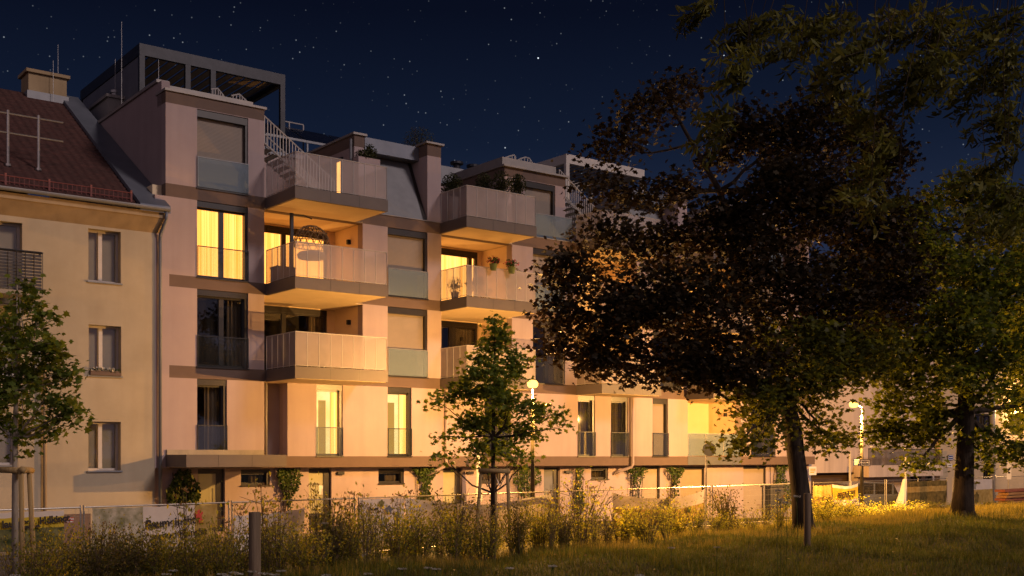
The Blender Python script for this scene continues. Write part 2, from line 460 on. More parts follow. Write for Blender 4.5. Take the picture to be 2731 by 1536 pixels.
def leaf_mesh(name, P, size, shape, matname, parent=None, up=.8, A=None, jitter=.3, smats=None):
    """many small flat leaves at points P; A: optional leaf axis directions"""
    P = np.asarray(P, float); n = len(P)
    T = LEAF[shape]; k = len(T)
    size = np.asarray(size, float)
    nor = rng.normal(0, 1, (n, 3)); nor[:, 2] = np.abs(nor[:, 2]) * .6 + up
    nor /= np.linalg.norm(nor, axis=1)[:, None]
    ax = rng.normal(0, 1, (n, 3)) if A is None else np.asarray(A) + rng.normal(0, .35, (n, 3))
    ax -= nor * (ax * nor).sum(1)[:, None]
    ax /= np.linalg.norm(ax, axis=1)[:, None] + 1e-9
    bx = np.cross(nor, ax)
    sz = size * (1 + rng.uniform(-jitter, jitter, n))
    V = P[:, None, :] + (bx[:, None, :] * T[None, :, 0:1] + ax[:, None, :] * T[None, :, 1:2]) * sz[:, None, None]
    V += nor[:, None, :] * (-(np.abs(T[:, 0]) * .35)[None, :, None] * sz[:, None, None])
    me = bpy.data.meshes.new(name)
    me.vertices.add(n * k); me.vertices.foreach_set("co", V.reshape(-1))
    me.loops.add(n * k); me.loops.foreach_set("vertex_index", np.arange(n * k, dtype=np.int32))
    me.polygons.add(n); me.polygons.foreach_set("loop_start", np.arange(0, n * k, k, dtype=np.int32))
    ms = [matname] if isinstance(matname, str) else matname
    for x in ms: me.materials.append(MATS[x])
    if smats is not None: me.polygons.foreach_set("material_index", np.asarray(smats, np.int32))
    me.update(calc_edges=True)
    o = bpy.data.objects.new(name, me); COL.objects.link(o)
    if parent is not None: o.parent = parent
    return o
def blade_mesh(name, P, h, wd, lean, matname, kind=None, seg=2):
    P = np.asarray(P, float); n = len(P)
    a = rng.uniform(0, 2 * np.pi, n); d = np.stack([np.cos(a), np.sin(a), 0 * a], 1)
    side = np.stack([-np.sin(a), np.cos(a), 0 * a], 1)
    H = h * rng.uniform(.5, 1.25, n); L = lean * H * rng.uniform(.1, 1, n)
    rows = []
    for j in range(seg + 1):
        f = j / seg
        c = P + d * (L * f * f)[:, None]; c[:, 2] += H * f * (1 - .12 * f)
        ww = wd * (1 - f) * .5
        if j < seg: rows += [c - side * ww, c + side * ww]
        else: rows += [c]
    V = np.stack(rows, 1); k = V.shape[1]
    base = (np.arange(n) * k)[:, None]
    loops = []; starts = []; 
    quads = [base + np.array([[2 * j, 2 * j + 1, 2 * j + 3, 2 * j + 2]]) for j in range(seg - 1)]
    tri = base + np.array([[2 * (seg - 1), 2 * (seg - 1) + 1, 2 * seg]])
    L4 = np.concatenate(quads, 0).reshape(-1) if quads else np.zeros(0, int)
    allL = np.concatenate([L4, tri.reshape(-1)]).astype(np.int32)
    nq = n * (seg - 1)
    st = np.concatenate([np.arange(nq) * 4, nq * 4 + np.arange(n) * 3]).astype(np.int32)
    me = bpy.data.meshes.new(name)
    me.vertices.add(n * k); me.vertices.foreach_set("co", V.reshape(-1))
    me.loops.add(len(allL)); me.loops.foreach_set("vertex_index", allL)
    me.polygons.add(nq + n); me.polygons.foreach_set("loop_start", st)
    me.materials.append(MATS[matname]); me.update(calc_edges=True)
    o = bpy.data.objects.new(name, me); COL.objects.link(o)
    if kind: o["kind"] = kind
    return o

# ------------------------------------------------------------------ ground
def sstep(a, b, x):
    t = np.clip((np.asarray(x, float) - a) / (b - a), 0, 1); return t * t * (3 - 2 * t)
def gdist(x, y):
    """distance in front of the fence line (towards the meadow) and along it"""
    dx = np.asarray(x, float) - G.p[0]; dy = np.asarray(y, float) - G.p[1]
    return dx * G.s - dy * G.c, dx * G.c + dy * G.s
def gz(x, y):
    d, s = gdist(x, y)
    up = sstep(2.0, 9.0, d)
    z = (.64 + .12 * sstep(3, 15, x)) * up - .3 * sstep(46, 60, y) * (1 - up)
    z = z + up * .05 * (np.sin(np.asarray(x) * 1.1 + np.asarray(y) * .5) + np.sin(np.asarray(y) * .9 - np.asarray(x) * .6 + 1))
    far = sstep(90, 200, np.hypot(x, y))
    return z * (1 - far)
def sheet(name, xs, ys, off, matname, f=None):
    X, Y = np.meshgrid(xs, ys)
    Z = gz(X, Y) + off
    V = np.stack([X, Y, Z], -1).reshape(-1, 3)
    if f is not None: V = f(X, Y).reshape(-1, 3)
    nx, ny = len(xs), len(ys)
    i = np.arange(nx * ny).reshape(ny, nx)
    F = np.stack([i[:-1, :-1], i[:-1, 1:], i[1:, 1:], i[1:, :-1]], -1).reshape(-1, 4)
    me = bpy.data.meshes.new(name); me.from_pydata(V.tolist(), [], F.tolist())
    me.materials.append(MATS[matname]); me.polygons.foreach_set("use_smooth", [True] * len(F)); me.update()
    o = bpy.data.objects.new(name, me); COL.objects.link(o); o["kind"] = "structure"
    return o
gx = np.concatenate([[-1500, -600, -250, -120, -70], np.arange(-40, 60, .8), [75, 120, 250, 600, 1500]])
gy = np.concatenate([[-1500, -600, -200, -60, -20], np.arange(-4, 80, .8), [95, 130, 250, 600, 1500]])
sheet("ground", gx, gy, 0, "soil")
def street_f(S, N):
    P = np.stack([G.p[0] + G.c * S + G.s * N, G.p[1] + G.s * S - G.c * N], -1)
    return np.concatenate([P, (gz(P[..., 0], P[..., 1]) + .012)[..., None]], -1)
sheet("road", np.arange(-40, 90, 1.0), np.arange(-7.5, -1.4, .5), 0, "asphalt", street_f)
def pave_f(S, N):
    P = np.stack([B.p[0] + B.c * S + B.s * N, B.p[1] + B.s * S - B.c * N], -1)
    return np.concatenate([P, (gz(P[..., 0], P[..., 1]) + .006)[..., None]], -1)
sheet("pavement", np.arange(-25, 34, 1.0), np.arange(-.6, 3.6, .5), 0, "paving", pave_f)

# ------------------------------------------------------------------ apartment building
APT = empty("apartment_building", (B.p[0], B.p[1], 0), TH,
            "pink rendered five storey apartment block with brown floor bands, projecting mesh balconies and lit windows", "building")
LV = {1: (2.73, 5.28), 2: (5.68, 8.24), 3: (8.63, 11.15), 4: (11.57, 14.18)}
UEND = 33.05
def wall(name, u0, u1, z0, z1, holes, n, d, matname, parent):
    full = sorted((max(h[0], u0), min(h[1], u1)) for h in holes if h[2] <= z0 + .001 and h[3] >= z1 - .001 and h[1] > u0 and h[0] < u1)
    if full:
        cur = u0; o = None
        for a, b in full + [(u1, u1)]:
            if a - cur > .01: o = wall(name, cur, a, z0, z1, [h for h in holes if not (h[2] <= z0 + .001 and h[3] >= z1 - .001) and h[1] > cur and h[0] < a], n, d, matname, parent)
            cur = b
        return o
    us = sorted({u0, u1, *[min(max(h[i], u0), u1) for h in holes for i in (0, 1)]})
    zs = sorted({z0, z1, *[min(max(h[i], z0), z1) for h in holes for i in (2, 3)]})
    def solid(i, j):
        if i < 0 or j < 0 or i >= len(us) - 1 or j >= len(zs) - 1: return False
        a = (us[i] + us[i + 1]) / 2; b = (zs[j] + zs[j + 1]) / 2
        return not any(h[0] < a < h[1] and h[2] < b < h[3] for h in holes)
    m = MB()
    y0, y1 = -n, -n + d
    for i in range(len(us) - 1):
        for j in range(len(zs) - 1):
            if not solid(i, j): continue
            a, b, c, e = us[i], us[i + 1], zs[j], zs[j + 1]
            m.quad((a, y0, c), (b, y0, c), (b, y0, e), (a, y0, e))
            m.quad((b, y1, c), (a, y1, c), (a, y1, e), (b, y1, e))
            if not solid(i - 1, j): m.quad((a, y1, c), (a, y0, c), (a, y0, e), (a, y1, e))
            if not solid(i + 1, j): m.quad((b, y0, c), (b, y1, c), (b, y1, e), (b, y0, e))
            if not solid(i, j - 1): m.quad((a, y1, c), (b, y1, c), (b, y0, c), (a, y0, c))
            if not solid(i, j + 1): m.quad((a, y0, e), (b, y0, e), (b, y1, e), (a, y1, e))
    return m.build(name, matname, parent)
def curtain_mesh(u0, u1, z0, z1, n, matname, parent, name="curtain", amp=.035, wl=.16):
    m = MB(); k = max(8, int((u1 - u0) / wl * 6)); ph = random.random() * 6
    P = []
    for i in range(k + 1):
        u = u0 + (u1 - u0) * i / k
        nn = n + amp * math.sin(u * 2 * math.pi / wl + ph + .8 * math.sin(u * 5.1 + ph))
        P.append((u, -nn))
    for i in range(k):
        (a, y), (b, y2) = P[i], P[i + 1]
        m.quad((a, y, z0), (b, y2, z0), (b, y2, z1), (a, y, z1))
    return m.build(name, matname, parent)
def window(parent, u0, u1, z0, z1, n=0.0, kind='dark', sash=2, rail=None, casing=.2, depth=.16, mull=None, bright=False, sill=True, split=None, name="window"):
    """floor-length window: frame with shutter casing (its own mesh), pane, and curtain / shutter / room behind, glass railing in front"""
    f = MB(); nf = n - depth; t = .065
    if kind == 'shutter':
        f.bun(u0 + .01, u1 - .01, nf - .07, n - .03, z1 - casing - .04, z1 - .01)
        f.bun(u1 - .09, u1 - .01, nf - .07, n - .035, z0 + .01, z1 - casing - .04)
        f.bun(u0 + .01, u0 + .04, nf - .07, nf + .03, z0 + .01, z1 - casing - .04)
        f.bun(u0 + .04, u1 - .09, nf - .07, nf + .02, z0 + .01, z0 + .06)
    else:
        f.bun(u0 + .01, u1 - .01, nf - .07, n - .03, z1 - casing, z1 - .01)
        f.bun(u0 + .01, u0 + t, nf - .07, nf, z0 + .01, z1 - casing)
        f.bun(u1 - t - .04, u1 - .01, nf - .07, n - .05, z0 + .01, z1 - casing)
        f.bun(u0 + t, u1 - t - .04, nf - .07, nf, z0 + .01, z0 + .09)
        f.bun(u0 + t, u1 - t - .04, nf - .07, nf, z1 - casing - .06, z1 - casing)
        cs = split if split else [u0 + (u1 - u0) * i / sash for i in range(1, sash)]
        for c in cs: f.bun(c - .085, c + .085, nf - .068, nf + .015, z0 + .09, z1 - casing - .06)
    if sill: f.bun(u0 - .03, u1 + .03, n - .05, n + .045, z0 - .035, z0 + .008)
    W = f.build(name, "dark_frame", parent)
    if kind == 'shutter':
        MB().bun(u0 + .04, u1 - .09, nf - .03, nf - .012, z0 + .06, z1 - casing - .04).build("roller_shutter", "shutter", W)
    else:
        MB().bun(u0 + t, u1 - t - .04, nf - .04, nf - .03, z0 + .09, z1 - casing - .06).build("pane", "pane", W)
        dp = .75
        a, b, c, e = u0 + .02, u1 - .02, z0 + .02, z1 - .02
        yb, yf = -(nf - dp), -(nf - .075)
        m = MB()
        def roombox(mi_b, mi_s, mi_f, mi_c):
            m.quad((a, yb, c), (b, yb, c), (b, yb, e), (a, yb, e), mi_b)
            m.quad((a, yf, c), (a, yb, c), (a, yb, e), (a, yf, e), mi_s)
            m.quad((b, yf, c), (b, yb, c), (b, yb, e), (b, yf, e), mi_s)
            m.quad((a, yf, c), (b, yf, c), (b, yb, c), (a, yb, c), mi_f)
            m.quad((a, yf, e), (b, yf, e), (b, yb, e), (a, yb, e), mi_c)
        if kind == 'dark':
            roombox(0, 0, 0, 0); m.build("interior", "dark_room", W)
            if u1 - u0 > .8:
                curtain_mesh(u1 - .62, u1 - .12, z0 + .1, z1 - casing - .06, nf - .22, "dim_curtain", W)
        elif kind == 'lit':
            roombox(0, 0, 0, 0); m.build("interior", "dark_room", W)
            cm = "curtain_bright" if bright else "curtain_lit"
            mid = mull if mull else (u0 + u1) / 2
            curtain_mesh(u0 + .03, mid - .02, z0 + .03, z1 - casing + .02, nf - .2, cm, W)
            curtain_mesh(mid + .02, u1 - .03, z0 + .03, z1 - casing + .02, nf - .2, cm, W)
        elif kind == 'room':
            roombox(0, 1, 2, 0)
            m.box(a + (b - a) * .52, a + (b - a) * .80, yb - .05, yb - .005, c, c + 2.0, 3)
            m.box(a + .01, a + (b - a) * .26, yb - .30, yb - .01, c, c + .95, 2)
            m.build("interior", ["room_wall_glow", "room_side_glow", "room_wood_glow", "room_door_glow"], W)
            curtain_mesh(b - .30, b - .03, z0 + .05, z1 - casing, nf - .13, "curtain_bright", W)
    if rail:
        mt = "rail_frost_sky" if rail == 'frost' else "rail_clear"
        g = MB().bun(u0 + .02, u1 - .02, n + .030, n + .042, z0 + .03, z0 + 1.0, 0)
        g.bun(u0, u1, n + .022, n + .052, z0 + 1.0, z0 + 1.03, 1)
        g.bun(u0, u0 + .018, n + .022, n + .052, z0 + .03, z0 + 1.0, 1); g.bun(u1 - .018, u1, n + .022, n + .052, z0 + .03, z0 + 1.0, 1)
        g.build("glass_railing", [mt, "zinc_pale" if rail == 'frost' else "dark_steel"], W)
    return W

# storey walls (n = 0) with their openings
H1 = [(1.06, 2.1), (3.45, 4.32), (5.44, 6.48), (8.35, 9.38), (12.75, 14.05), (17.55, 18.5), (19.4, 20.4), (21.85, 22.8), (24.05, 27.6), (28.3, 30.0)]
HL = [(1.06, 2.86), (3.45, 7.3), (8.35, 10.09), (10.72, 14.1), (15.16, 16.8), (17.49, 20.9), (21.9, 23.6), (24.05, 27.6), (28.4, 30.2)]
wall("wall", -.35, UEND, LV[1][0], LV[1][1], [(a, b, LV[1][0], LV[1][1]) for a, b in H1], 0, .35, "pink_render", APT)
for k in (2, 3):
    wall("wall", -.35, UEND, LV[k][0], LV[k][1], [(a, b, *LV[k]) for a, b in HL], 0, .35, "pink_render", APT)
# floor bands: a strip of pink render left of u = .1
for z0, z1, nm in ((2.34, 2.73, 0), (5.28, 5.68, 0), (8.24, 8.63, 0), (11.15, 11.57, 0)):
    (MB().bun(-.35, .12, -.35, 0, z0, z1).build("wall", "pink_render", APT) if z1 < 11 else MB().bun(-.35, .10, -.45, -.02, 10.6, 10.9).build("flashing", "zinc", APT))
    MB().bun(.12 if z1 < 11 else .0, UEND, -.35, 0, z0, z1).build("floor_band", "brown_band", APT)
cap = MB()
for a, b in ((7.33, 10.6), (14.05, 17.4), (20.95, 24.0), (27.65, UEND)): cap.bun(a, b, -.7, .035, 11.572, 11.60)
cap.build("ledge_cap", "cap_metal", APT)
# back body, roof, plinth
core = MB(); core.bun(.3, UEND, -13, -4.3, -.6, 14.30); core.build("wall", "pink_render", APT)
sf = MB()
for k in (1, 2, 3, 4):
    sf.bun(-.30, UEND - .02, -4.28, -.37, LV[k][0] - .36, LV[k][0] - .02)
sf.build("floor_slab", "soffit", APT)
MB().bun(.29, UEND + .1, -13.1, -4.2, 14.302, 14.42).build("roof", "zinc", APT)
# end wall of the far side
MB().bun(UEND - .3, UEND - .002, -4.28, -.36, -.6, 14.2).build("wall", "pink_render", APT)
# ground floor wall, set back under the first floor
gn = -.5
def dpx(x0, x1, y0=None, y1=None, n=gn):
    a = UZ(B, x0, y0 or 1180, n); b = UZ(B, x1, y1 or 1180, n)
    return a[0], b[0], b[1], a[1]
GH = []
def hole(x0, x1, y0, y1, n=gn):
    a, zt = UZ(B, x0, y0, n); b, _ = UZ(B, x1, y0, n); _, zb = UZ(B, x0, y1, n)
    return a, b, max(zb, .06), min(zt, 2.30)
D1 = hole(498, 566, 1180, 1340); D2 = hole(777, 834, 1178, 1336); D3 = hole(1115, 1163, 1178, 1320); D4 = hole(1368, 1409, 1176, 1310)
W1 = hole(606, 679, 1181, 1222); W2 = hole(952, 1016, 1179, 1217); W3 = hole(1210, 1260, 1177, 1214); W4 = hole(1487, 1530, 1174, 1206)
S1 = hole(1614, 1660, 1172, 1300); S2 = hole(1712, 1772, 1174, 1300); S3 = hole(1870, 1927, 1172, 1290)
wall("wall", -.35, UEND, -.6, 2.34, [D1, D2, D3, D4, W1, W2, W3, W4, S1, S2, S3], gn, .3, "pink_render", APT)
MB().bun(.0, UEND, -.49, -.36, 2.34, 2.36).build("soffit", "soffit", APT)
def entrance(h, panel, paper=False):
    u0, u1, z0, z1 = h; d = MB()
    nf = gn - .12
    d.bun(u0 + .01, u1 - .01, nf - .06, nf, z1 - .16, z1 - .01); d.bun(u0 + .01, u0 + .06, nf - .06, nf, z0, z1 - .16)
    d.bun(u1 - .26, u1 - .01, nf - .06, nf, z0, z1 - .16); d.bun(u0 + .06, u1 - .26, nf - .06, nf, z0, z0 + (.62 if paper else .12))
    D = d.build("door", "dark_frame", APT)
    MB().bun(u0 + .06, u1 - .26, nf - .045, nf - .03, z0 + (.62 if paper else .12), z1 - .16).build("door_glass", panel, D)
    hb = MB(); hb.tube([(u1 - .31, -(nf + .05), z0 + .5), (u1 - .31, -(nf + .05), z0 + 1.5)], .014, 6); hb.build("handle", "steel", D)
    if paper: MB().bun(u0 + .48, u0 + .72, nf - .028, nf - .02, z1 - .95, z1 - .62).build("notice", "white_ink", D)
entrance(D1, "door_glass_green"); entrance(D2, "door_glass_green", True); entrance(D3, "door_glass_green"); entrance(D4, "panel_grey")
for h in (W1, W2, W3, W4): window(APT, *h[:4], n=gn, kind='dark', sash=1, casing=.12, depth=.14)
for h in (S1, S2, S3):
    f = MB(); u0, u1, z0, z1 = h
    f.bun(u0, u1, gn - .14, gn - .02, z1 - .12, z1 - .01); f.bun(u1 - .08, u1 - .01, gn - .14, gn - .03, z0, z1 - .12)
    F_ = f.build("terrace_door", "dark_frame", APT)
    MB().bun(u0, u1 - .08, gn - .12, gn - .10, z0, z1 - .12).build("roller_shutter", "shutter_pale", F_)
for x0, x1, y0, y1 in ((846, 863, 1187, 1194), (1172, 1188, 1186, 1192), (1419, 1435, 1184, 1190)):
    a, zt = UZ(B, x0, y0, gn); b, zb = UZ(B, x1, y1, gn)
    MB().bun(a, b, gn, gn + .12, zb, zt).build("wall_lamp", "dark_steel", APT, bevel=.01)
# first floor
z0, z1 = LV[1]
window(APT, 1.06, 2.1, z0, z1, kind='dark', sash=1, rail='clear')
window(APT, 5.44, 6.48, z0, z1, kind='room', sash=1, rail='clear')
window(APT, 8.35, 9.38, z0, z1, kind='room', sash=1, rail='clear')
window(APT, 12.75, 14.05, z0, z1, kind='dark', sash=1, rail='clear')
window(APT, 17.55, 18.5, z0, z1, kind='dark', sash=1, rail='clear')
window(APT, 19.4, 20.4, z0, z1, kind='dark', sash=1, rail='clear')
window(APT, 21.85, 22.8, z0, z1, kind='shutter', sash=1, rail='clear')
window(APT, 28.3, 30.0, z0, z1, kind='dark', sash=2, rail='clear')
# niche with the rainwater pipe
nb = MB(); nb.bun(3.45, 4.32, -.85, -.65, z0, z1); nb.bun(3.25, 3.449, -.85, -.352, z0, z1); nb.bun(4.321, 4.5, -.85, -.352, z0, z1)
nb.build("niche", "side_render_shaded", APT)
# second and third floor bays
for k, kinds in ((2, ('dark', 'shutter', 'dark2', 'dark', 'dark')), (3, ('lit', 'shutter', 'shutter', 'shutter', 'shutter'))):
    z0, z1 = LV[k]
    for (a, b), kd in zip(((1.06, 2.86), (8.35, 10.09), (15.16, 16.8), (21.9, 23.6), (28.4, 30.2)), kinds):
        window(APT, a, b, z0, z1, kind='dark' if kd == 'dark2' else kd, sash=2, rail='frost' if kd == 'shutter' else 'clear')
# loggias
def loggia(u0, u1, k, dep, wu0, wu1, kind, split, cube=True, bright=False):
    z0, z1 = LV[k]
    m = MB()
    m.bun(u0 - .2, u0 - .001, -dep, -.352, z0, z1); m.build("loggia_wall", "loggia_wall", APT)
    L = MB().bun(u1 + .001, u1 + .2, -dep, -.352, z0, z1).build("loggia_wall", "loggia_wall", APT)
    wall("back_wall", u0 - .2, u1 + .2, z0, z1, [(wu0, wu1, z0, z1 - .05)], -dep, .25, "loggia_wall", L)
    window(APT, wu0, wu1, z0, z1 - .05, n=-dep, kind=kind, sash=2, split=split, casing=.2, depth=.06, mull=split[0], sill=False, bright=bright, name="balcony_door")
    if cube:
        MB().box(u1 - .13, u1 - .002, .85, .98, z0 + 2.0 - .11, z0 + 2.0 + .06).build("wall_lamp", "dark_steel", APT, bevel=.008)
for k, kd in ((2, 'dark'), (3, 'lit')):
    loggia(3.45, 7.3, k, 2.1, 3.55, 7.0, kd, [5.24])
    loggia(10.72, 14.1, k, 2.05, 10.8, 13.9, kd, [12.6] if kd == 'dark' else [13.55], bright=True)
    loggia(17.49, 20.9, k, 2.05, 17.6, 20.6, kd, [19.1])
    loggia(24.05, 27.6, k, 2.05, 24.2, 27.3, 'lit' if k == 3 else 'dark', [25.8])
loggia(24.05, 27.6, 1, 2.05, 24.10, 25.6, 'lit', [25.52])
# balconies
def railing(par, path, z, h=1.13, pw=.45, post=.017):
    fr = MB()
    for (u0, n0), (u1, n1) in zip(path[:-1], path[1:]):
        L = math.hypot(u1 - u0, n1 - n0); k = max(1, round(L / pw))
        fr.tube([(u0, -n0, z + h), (u1, -n1, z + h)], .017, 6); fr.tube([(u0, -n0, z + .03), (u1, -n1, z + .03)], .012, 6)
        for i in range(k + 1):
            u = u0 + (u1 - u0) * i / k; n = n0 + (n1 - n0) * i / k
            fr.box(u - post / 2, u + post / 2, -n - post / 2, -n + post / 2, z - .03, z + h)
            if i < k:
                ub = u0 + (u1 - u0) * (i + 1) / k; nb_ = n0 + (n1 - n0) * (i + 1) / k
                MB().quad((u, -n, z + .045), (ub, -nb_, z + .045), (ub, -nb_, z + h - .02), (u, -n, z + h - .02)).__class__
                q = MB(); q.quad((u, -n, z + .045), (ub, -nb_, z + .045), (ub, -nb_, z + h - .02), (u, -n, z + h - .02))
                q.build("mesh_panel", "mesh_panel", par)
    fr.build("railing_frame", "white_metal", par)
def balcony(ub0, ub1, p, lu0, lu1, dep, zt, zb=None, rail=True, back=0.0):
    zb = zb or zt - .40
    m = MB()
    m.bun(ub0, ub1, .002, p, zb, zt - .01, 0)
    m.bun(ub0 + .06, ub1 - .06, .002, p - .06, zb - .012, zb - .002, 1)
    m.bun(lu0 + .003, lu1 - .003, -dep + .002, 0, zb - .012, zb + .05, 1)
    mid = (ub0 + ub1) / 2
    for q in (.37, .68):
        u = ub0 + (ub1 - ub0) * q
        m.bun(u - .006, u + .006, p, p + .002, zb + .005, zt - .015, 2)
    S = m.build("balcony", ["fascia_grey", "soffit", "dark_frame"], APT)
    if rail: railing(S, [(ub0 + .03, back), (ub0 + .03, p - .04), (ub1 - .03, p - .04), (ub1 - .03, 0.0)], zt)
    return S
P1, P2 = 2.2, 1.75
for k in (2, 3, 4):
    zt = LV[k][0]
    balcony(3.50, 7.03, P1, 3.45, 7.3, 2.1, zt)
    balcony(10.66, 13.95, P2, 10.72, 14.1, 2.05, zt, back=-.8 if k == 4 else 0)
    balcony(17.45, 20.8, 1.6, 17.49, 20.9, 2.05, zt)
    balcony(24.0, 27.5, 1.6, 24.05, 27.6, 2.05, zt)
g = MB(); g.bun(24.05, 27.6, -.03, -.018, 2.76, 3.75, 0); g.bun(24.05, 27.6, -.04, 0, 3.75, 3.78, 1)
for q in (24.06, 25.2, 26.4, 27.57): g.bun(q, q + .02, -.04, 0, 2.76, 3.75, 1)
g.build("glass_railing", ["rail_frost_sky", "white_metal"], APT)
MB().bun(24.05, 27.6, .001, .012, 2.345, 2.725).build("fascia", "panel_grey", APT)

# top storey, bay nearest the old house
z0, z1 = LV[4]
wall("wall", 0, 3.45, z0, z1, [(1.06, 2.86, z0, z1 - .02)], 0, .35, "pink_render", APT)
window(APT, 1.06, 2.86, z0, z1 - .02, kind='shutter', rail='frost')
MB().bun(0, 3.45, -.75, .002, z1, 14.56).build("floor_band", "brown_band", APT)
t = MB(); t.bun(-.04, 3.52, -.80, .06, 14.562, 14.64); t.build("roof_cap", "cap_metal", APT)
t = MB(); t.bun(.02, 3.40, -1.0, -.78, 14.642, 15.0); t.build("parapet", "cap_metal", APT)
MB().bun(3.25, 3.45, -4.3, -.352, z0, 14.55).build("wall", "side_render_shaded", APT)
# gable wall above the old roof
gw = MB()
gw.box(0.0, .28, .36, 13, 9.5, 14.98); gw.build("gable_wall", "side_render_shaded", APT)
MB().box(-.07, .36, .62, 13.05, 14.982, 15.08).build("roof_cap", "cap_metal", APT)
MB().bun(.36, 3.4, -4.3, -1.05, 14.4, 14.55).build("roof", "zinc", APT)
# terrace block with the lit door
blk = MB(); blk.bun(7.3, 7.72, -4.28, -.6, z0, 14.08); blk.build("wall", "pink_render", APT)
MB().bun(7.296, 7.724, -4.28, -.596, 14.08, 14.50).build("floor_band", "brown_band", APT)
MB().bun(7.22, 7.80, -4.3, -.52, 14.502, 14.58).build("roof_cap", "cap_metal", APT)
d = MB(); x = 7.29
for a, b, c, e in ((1.45, 1.53, z0, 13.85), (2.30, 2.42, z0, 13.85), (3.0, 3.08, z0, 13.85), (1.53, 2.30, 13.72, 13.85), (2.42, 3.0, 13.72, 13.85), (1.53, 2.30, z0, z0 + .1), (2.42, 3.0, z0, z0 + .1)):
    d.box(x - .05, x + .02, a, b, c, e)
TD = d.build("terrace_door", "dark_frame", APT)
m = MB(); m.quad((x - .004, 1.53, z0 + .1), (x - .004, 1.90, z0 + .1), (x - .004, 1.90, 13.72), (x - .004, 1.53, 13.72)); m.build("lit_pane", "curtain_bright", TD)
m = MB(); m.quad((x - .003, 1.90, z0 + .1), (x - .003, 3.0, z0 + .1), (x - .003, 3.0, 13.72), (x - .003, 1.90, 13.72)); m.build("pane", "panel_grey", TD)
pp = MB(); pp.tube([(7.22, .72, 14.35), (7.22, .72, 11.6)], .05, 8); pp.build("vent_pipe", "zinc_pale", APT)
# zinc mansard between the blocks
def mansard(u0, u1):
    m = MB()
    m.poly([(u0, .02, 11.61), (u1, .02, 11.61), (u1, 1.15, 14.0), (u0, 1.15, 14.0)], 0)
    m.poly([(u0, .14, 11.61), (u0, 1.27, 14.0), (u1, 1.27, 14.0), (u1, .14, 11.61)], 0)
    m.bun(u0, u1, -1.35, -.58, 13.96, 14.48, 1)
    m.poly([(u1 - .16, .0, 11.63), (u1 - .02, .0, 11.63), (u1 - .02, 1.13, 14.0), (u1 - .16, 1.13, 14.0)], 2)
    m.bun(u0, u1, -4.28, -1.36, 13.9, 14.42, 0)
    m.build("mansard_roof", ["zinc_pale", "zinc", "dark_frame"], APT)
mansard(7.73, 10.08); mansard(20.95, 23.4)
def pillar(u0, u1):
    MB().bun(u0, u1, -1.4, .0, 11.6, 14.06).build("wall", "pink_render", APT)
    MB().bun(u0 - .004, u1 + .004, -1.404, .004, 14.06, 14.50).build("floor_band", "brown_band", APT)
    MB().bun(u0 - .10, u1 + .10, -1.5, .10, 14.502, 14.57).build("roof_cap", "cap_metal", APT)
pillar(10.09, 10.70); pillar(23.42, 24.0)
# setback top storey blocks further along
for a, b, w0, w1 in ((14.18, 17.36, 15.2, 16.82), (27.7, 31.0, 28.4, 30.2)):
    wall("wall", a, b, z0 + .03, 14.0, [(w0, w1, z0 + .03, 13.98)], -.6, .3, "pink_render", APT)
    window(APT, w0, w1, z0 + .03, 13.98, n=-.6, kind='shutter', rail=None)
    s = MB(); s.bun(a, a + .25, -4.28, -.902, z0, 14.0); s.bun(b - .25, b, -4.28, -.902, z0, 14.0); s.build("wall", "side_render_shaded", APT)
    MB().bun(a - .003, b + .003, -4.28, -.597, 14.0, 14.38).build("floor_band", "brown_band", APT)
    MB().bun(a - .12, b + .14, -4.3, -.47, 14.382, 14.46).build("roof_cap", "cap_metal", APT)
    MB().bun(a - .02, b - .4, -4.2, -.72, 14.462, 14.80).build("parapet", "cap_metal", APT)
    g = MB(); g.bun(w0, w1 + .5, -.12, -.108, z0 + .05, z0 + 1.0, 0); g.bun(w0, w1 + .5, -.13, -.1, z0 + 1.0, z0 + 1.03, 1)
    g.build("glass_railing", ["rail_frost_sky", "zinc_pale"], APT)
# outside stairs to the roof: two baluster railings with a stepped string
def stair(u0, z0_, u1, z1_, n, w=1.0):
    m = MB(); k = 13
    for i in range(k):
        f = i / k; f2 = (i + 1) / k
        ua, ub = u0 + (u1 - u0) * f, u0 + (u1 - u0) * f2
        zz = z0_ + (z1_ - z0_) * f2
        m.bun(min(ua, ub), max(ua, ub) + .02, n - w, n, zz - .04, zz)
    S = m.build("stairs", "zinc_pale", APT)
    for nn in (n, n - w):
        r = MB()
        r.tube([(u0, -nn, z0_ + 1.0), (u1, -nn, z1_ + 1.0)], .028, 6); r.tube([(u0, -nn, z0_ + .06), (u1, -nn, z1_ + .06)], .03, 6)
        q = int(abs(u1 - u0) / .115)
        for i in range(q + 1):
            f = i / q; u = u0 + (u1 - u0) * f; zz = z0_ + (z1_ - z0_) * f
            r.box(u - .014, u + .014, -nn - .014, -nn + .014, zz + .06, zz + 1.0)
        r.build("stair_railing", "white_metal", S)
stair(6.6, 11.75, 3.50, 13.85, -.85)
stair(20.6, 11.75, 17.45, 13.85, -1.1)
# terrace 3 screens
rr = MB()
for i in range(18): rr.box(17.6 + i * .16 - .03, 17.6 + i * .16 + .03, 1.08, 1.12, 11.6, 12.6)
